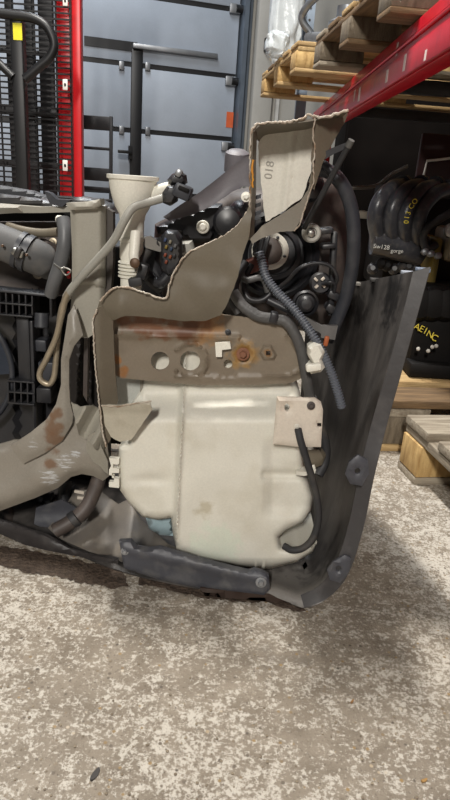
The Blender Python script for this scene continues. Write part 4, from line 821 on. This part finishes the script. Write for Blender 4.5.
# hoses
tube('radiator_hose', [(-40, 226, 1.06), (-15, 236, 1.06), (8, 245, 1.06), (22, 251, 1.06), (36, 257, 1.065), (46, 262, 1.075), (50, 265, 1.09)], lambda s_: .029 if s_ < .8 else .026, mat('dusty_grey_rubber', S(80, 80, 80), .65, var=.12, dirt=.4, dirtcol=S(118, 112, 104)), car, sides=24, label='thick dark radiator hose')
p1, p2 = PC(18, 249, 1.06), PC(30, 254.5, 1.06)
ax = (p2 - p1); rc = lathe('hose_clamp', p1, ax, [(.029, 0), (.0315, 0), (.0315, ax.length * .35), (.029, ax.length * .35), (.029, ax.length * .6), (.0318, ax.length * .6), (.0318, ax.length), (.029, ax.length)], SEAL, car, 28, 'hose clamp bands')
rbx('clamp_screw', 11, 23, 249, 257, 1.022, .008, STEEL, rc, 20); rbx('clamp_lug', 14, 20, 247, 259, 1.018, .01, BLACK, rc, 25)
for px, py in ((3, 246), (27, 255)): bolt(px, py, 1.025, 2.6, COPPER, rc, washer=False)
tube('heater_hose', [(63, 219, 1.04), (65, 232, 1.03), (64, 248, 1.025), (60, 265, 1.03), (55, 280, 1.035), (51, 294, 1.05)], .0115, mat('smooth_grey_rubber', S(92, 93, 95), .45, var=.1), car, sides=16, label='grey heater hose')
tube('hose_end', [(58, 219, 1.04), (63, 220, 1.035), (70, 226, 1.04)], .006, YCON, car, label='cream hose end')
tube('clip_wire', [(54, 264, 1.02), (60, 268, 1.008), (66, 268, 1.01), (71, 271, 1.01), (66, 275, 1.01), (61, 269, 1.01)], .0014, STEEL, car)
tube('transverse_pipe', [(8, 226, 1.10), (20, 230, 1.09), (40, 233, 1.085), (58, 232, 1.08)], .0075, KHAKI, car)
tube('return_pipe', [(42, 245, 1.12), (52, 250, 1.09), (58, 256, 1.08)], .012, BROWN, car)
tube('coolant_pipe', [(76, 282, .985), (66, 297, .99), (61, 318, 1.0), (56, 338, 1.01), (47, 358, 1.02), (40, 372, 1.03), (41, 380, 1.03), (49, 384, 1.03), (54, 377, 1.03), (56, 360, 1.03), (58, 335, 1.03), (62, 308, 1.03), (68, 297, 1.03)], .0052, ALP, car, n=10, label='dull bent metal coolant pipe')
bolt(38, 274, 1.155, 5, ALP, car); bolt(53, 242, 1.15, 4, ALP, car); bolt(48, 250, 1.15, 3, ALP, car)
rbx('red_cap', 66, 70, 272, 279, 1.05, .01, RED, car)
# top edge of the bay
relief('cross_member', [(-30, 203), (0, 204), (40, 207), (72, 206), (72, 212), (40, 213), (15, 213), (-30, 216)], 1.10, PAINTL, car, thick=.05, step=5, round_px=2.5, round_m=.008, label='beige cross member')
relief('cowl_trim', [(-30, 192), (0, 194), (40, 199), (55, 203), (66, 207), (70, 199), (78, 197), (92, 199), (112, 206), (117, 214), (104, 210), (80, 210), (60, 213), (40, 207), (-30, 205)], 1.13, BLACK, car, thick=.05, step=3, round_px=2, round_m=.006, label='black cowl trim')
relief('cowl_panel', [(-30, 182), (0, 186), (30, 191), (46, 197), (52, 203), (40, 203), (0, 197), (-30, 195)], 1.16, mat('pale_blue_grey_panel', S(46, 48, 52), .6, var=.06), car, thick=.03, step=2.5, round_px=2, round_m=.006, label='pale grey hood edge strip')
relief('cowl_hook', [(44, 191), (50, 193), (56, 199), (70, 200), (62, 207), (50, 204)], 1.10, SEAL, car, thick=.02, step=4)
# lower left clutter below the support arm
tube('lower_hose', [(99, 478, 1.04), (94, 492, 1.02), (86, 508, 1.0), (72, 521, .985), (55, 531, .975)], .0135, BROWN, car, sides=16, label='brown dusty lower hose')
lathe('hose_collar', PC(77, 517, .987), PC(69, 523, .98) - PC(77, 517, .987), [(.0135, 0), (.0155, .001), (.0155, .012), (.0135, .013)], BLACKR, car)
tube('drain_pipe', [(66, 480, 1.1), (64, 498, 1.09), (68, 512, 1.08)], .012, BLACK, car); tube('drain_pipe', [(2, 505, 1.08), (8, 515, 1.07), (10, 530, 1.05)], .014, BROWN, car)
for k in range(9): rbx('broken_bracket', 20 + k * 8, 27 + k * 8, 498 + (k * 37 % 17) - 8, 505 + (k * 37 % 17) - 8, 1.10, .03, (BLACK, BROWN, BLACK)[k % 3], car, k * 23)
for k in range(3): rbx('snapped_clip', 74 + k * 3, 84 + k * 2, 491 + k * 6, 494 + k * 6, 1.06, .004, WPL, car, 8 - k * 6, bev=.0008)
relief('splash_panel', [(36, 508), (62, 500), (76, 508), (70, 524), (52, 532), (34, 524)], 1.03, LIP, car, thick=.004, step=4, fn=lambda x, y, d: .004 * math.sin(y * .2))
relief('lip_edge', [(-30, 508), (0, 520), (22, 527), (45, 536), (70, 549), (95, 556), (118, 560), (118, 564), (95, 560), (70, 555), (45, 550), (25, 545), (0, 534), (-30, 524)], lambda x, y: 1.0 - x * .0008, FLN, bump, thick=.005, step=4, fn=lambda x, y, d: .004 * math.sin(x * .1), round_px=2, round_m=.004)

# dark brown grainy patches on the floor under and in front of the bumper edge (uncountable)
patch_mat = mat('dark_brown_patch', S(84, 70, 58), .75, col2=S(58, 46, 37), vscale=90, grain=.3, bump=.6, bscale=160)
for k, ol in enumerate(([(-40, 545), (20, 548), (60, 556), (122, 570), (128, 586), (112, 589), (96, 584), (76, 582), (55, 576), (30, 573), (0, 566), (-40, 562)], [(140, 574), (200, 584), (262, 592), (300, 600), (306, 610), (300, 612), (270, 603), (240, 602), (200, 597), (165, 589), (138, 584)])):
    o = relief('floor_patch', ol, 0, patch_mat, None, step=3.5, rag=1.6, thick=.0002, pt=lambda x, y, Y: PZ(x, y, .0012 + .0008 * mnoise.noise(Vector((x * .2, y * .3, 0)))))
    tag(o, ('dark brown patch on the floor at the left below the bumper edge', 'dark brown patch on the floor under the washer tank lip')[k], 'dirt', None, 'stuff')

# loose grit on the floor (uncountable)
bm = bmesh.new(); rr = random.Random(3)
for k in range(260):
    px, py = rr.uniform(-20, 470), rr.uniform(575, 810); q = PZ(px, py, 0); s = rr.choice((.0008, .0011, .0014, .0019))
    if (q.y > .84 and px < 345) or q.x > .33: continue
    g = bmesh.ops.create_icosphere(bm, subdivisions=1, radius=s)
    for v in g['verts']: v.co = Vector((v.co.x * rr.uniform(.7, 1.5), v.co.y * rr.uniform(.7, 1.4), v.co.z * .6 + s * .5)) + Vector((q.x, q.y, 0))
tag(build('loose_grit', bm, mat('grit', S(150, 138, 118), .8, col2=S(96, 84, 70), vscale=30), None, 40), 'loose grit and tiny stones scattered over the concrete', 'grit', None, 'stuff')
for lbl, px, py, sz, rz, c in (('small dark chip of debris on the pale floor at lower left', 95, 775, .006, 1.2, S(50, 46, 44)), ('tiny ochre leaf scrap on the floor at lower right', 424, 781, .003, .4, S(150, 116, 66)), ('tiny orange leaf scrap on the floor below the bumper corner', 352, 702, .0025, .9, S(140, 104, 64))):
    q = PZ(px, py, 0); bm = bmesh.new(); n = 9
    top = [bm.verts.new((q.x + math.cos(rz) * sz * 1.5 * math.cos(a) - math.sin(rz) * sz * .6 * math.sin(a), q.y + math.sin(rz) * sz * 1.5 * math.cos(a) + math.cos(rz) * sz * .6 * math.sin(a), .002 + .001 * math.cos(2 * a))) for a in [2 * math.pi * k / n for k in range(n)]]
    bot = [bm.verts.new((v.co.x, v.co.y, 0)) for v in top]
    bm.faces.new(top); bm.faces.new(bot[::-1])
    for k in range(n): bm.faces.new((top[k], bot[k], bot[(k + 1) % n], top[(k + 1) % n]))
    tag(build('floor_scrap', bm, mat('scrap_%d' % px, c, .7), None, 40), lbl, 'debris')
